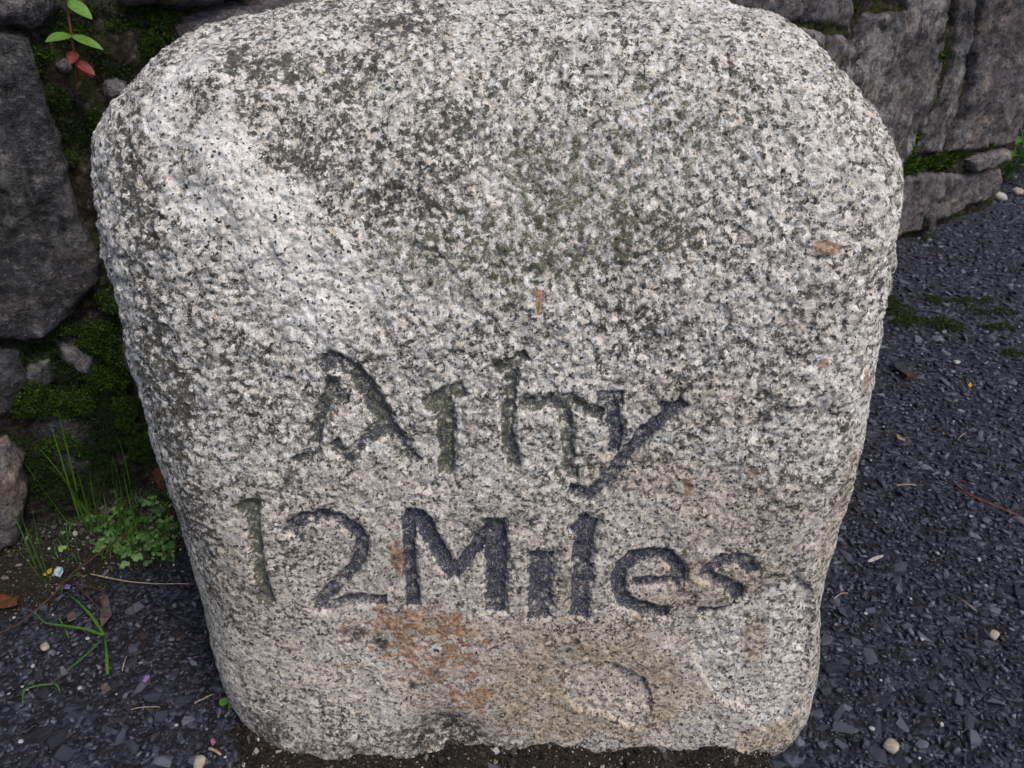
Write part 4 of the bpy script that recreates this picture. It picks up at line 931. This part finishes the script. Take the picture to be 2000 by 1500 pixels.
crumple('yellow_leaf', [(1888,757),(1893,753),(1897,758),(1893,762)], M['yellow'], 'tiny yellow petal on the tarmac at right', 'leaf', .005, 12)
crumple('olive_leaf', [(1748,852),(1756,858),(1766,866),(1764,869),(1752,862)], M['straw'], 'small folded olive leaf right of the milestone', 'leaf', .005, 13)
crumple('paper_scrap', [(109,1122),(117,1118),(128,1119),(129,1130),(121,1137),(110,1132)], M['paper'], 'crumpled white and turquoise scrap by the weed patch', 'scrap', .008, 14, .6)
crumple('petal', [(128,1152),(134,1148),(141,1150),(139,1157),(130,1158)], M['purple'], 'purple petal left of the twig fork', 'petal', .006, 15)
crumple('petal', [(281,1338),(287,1327),(295,1326),(296,1332),(286,1341)], M['purple'], 'purple petal in the middle of the tarmac at lower left', 'petal', .006, 16, .7)
crumple('petal', [(413,1452),(420,1448),(424,1456),(417,1463)], M['pink'], 'faded pink petal near the straw stub', 'petal', .005, 17)
def fibre_tuft(px, py, label, n=22, L=.02):
    t = empty('fibre_tuft', on_ground(px, py)); tag(t, label, 'debris')
    V, F = [], []
    for _ in range(n):
        a = on_ground(px + random.gauss(0, 6), py + random.gauss(0, 8), random.uniform(.003, .008)); th = random.gauss(1.2, .5); b = a + np.array([math.cos(th), math.sin(th), random.uniform(-.1, .2)]) * L * random.uniform(.4, 1)
        s = np.array([.0005, 0, .0003]); o0 = len(V); V += [a - s, a + s, b + s, b - s]; F.append((o0, o0 + 1, o0 + 2, o0 + 3))
    adopt(mesh_np('fibres', np.array(V), np.array(F), M['rustdebris'], False), t)
fibre_tuft(278, 1262, 'tuft of rusty brown fibres right of the grass sprig'); fibre_tuft(352, 1258, 'small rusty fibres near the left edge of the milestone', 10, .014)
def pebble(px, py, r, mat, label, group=None, seed=0, lift=.35):
    p = on_ground(px, py); o = rock('pebble', (0, 0, 0), (r * random.uniform(.9, 1.25), r * random.uniform(.75, 1), r * .6), M[mat], None, 2, seed, .25)
    o.location = (p[0], p[1], p[2] + r * lift); o.rotation_euler = (random.uniform(-.3, .3), random.uniform(-.3, .3), random.uniform(0, 6)); return tag(o, label, 'pebble', group)
pb = pebble(1740, 1460, .0085, 'tan', 'large pale cream pebble among the chips at bottom right', None, 1)
pebble(1868, 709, .0055, 'pebble', 'white pebble below the moss patches at right', None, 2); pebble(1940, 1242, .006, 'tan', 'tan pebble among the dark chips at right', None, 3)
pebble(89, 1265, .006, 'tan', 'round cream pebble left of the grass sprig', None, 4); pebble(38, 1075, .005, 'tan', 'cream pebble in the weeds at the left edge', None, 5)
pebble(1952, 388, .018, 'pebble', 'white stone at the foot of the far weeds', None, 6); pebble(1985, 378, .016, 'tan', 'second pale stone by the far weeds, nearer the edge', None, 7)
pebble(390, 1494, .007, 'tan', 'pale flat pebble at the bottom edge left of the milestone', None, 8)
for k_, (px, py) in enumerate([(44,1342),(157,1346),(42,1450),(28,1208),(104,1202),(172,1249),(345,1418),(65,1303),(18,1356),(54,1348),(440,1480),(1830,1082),(1778,1171),(1700,900),(1675,862),(1778,793),(1808,745),(1800,821),(1925,1145),(1702,1425),(1895,1010),(1862,824),(1725,835),(1690,1200),(1800,1250),(1785,1290),(1838,1417),(1911,1095),(1960,770),(1905,530),(1862,536),(1990,560),(1800,692),(1950,720),(1795,1482),(228,1357),(340,1105),(357,1117),(1990,640),(1720,1330)]):
    pebble(px, py, random.uniform(.0013, .0027), 'pebble', 'tiny white pebble on the tarmac left of the milestone' if px < 1000 else 'tiny white pebble on the tarmac right of the milestone', 'tiny white pebbles left of the milestone' if px < 1000 else 'tiny white pebbles right of the milestone', 20 + k_, .8)
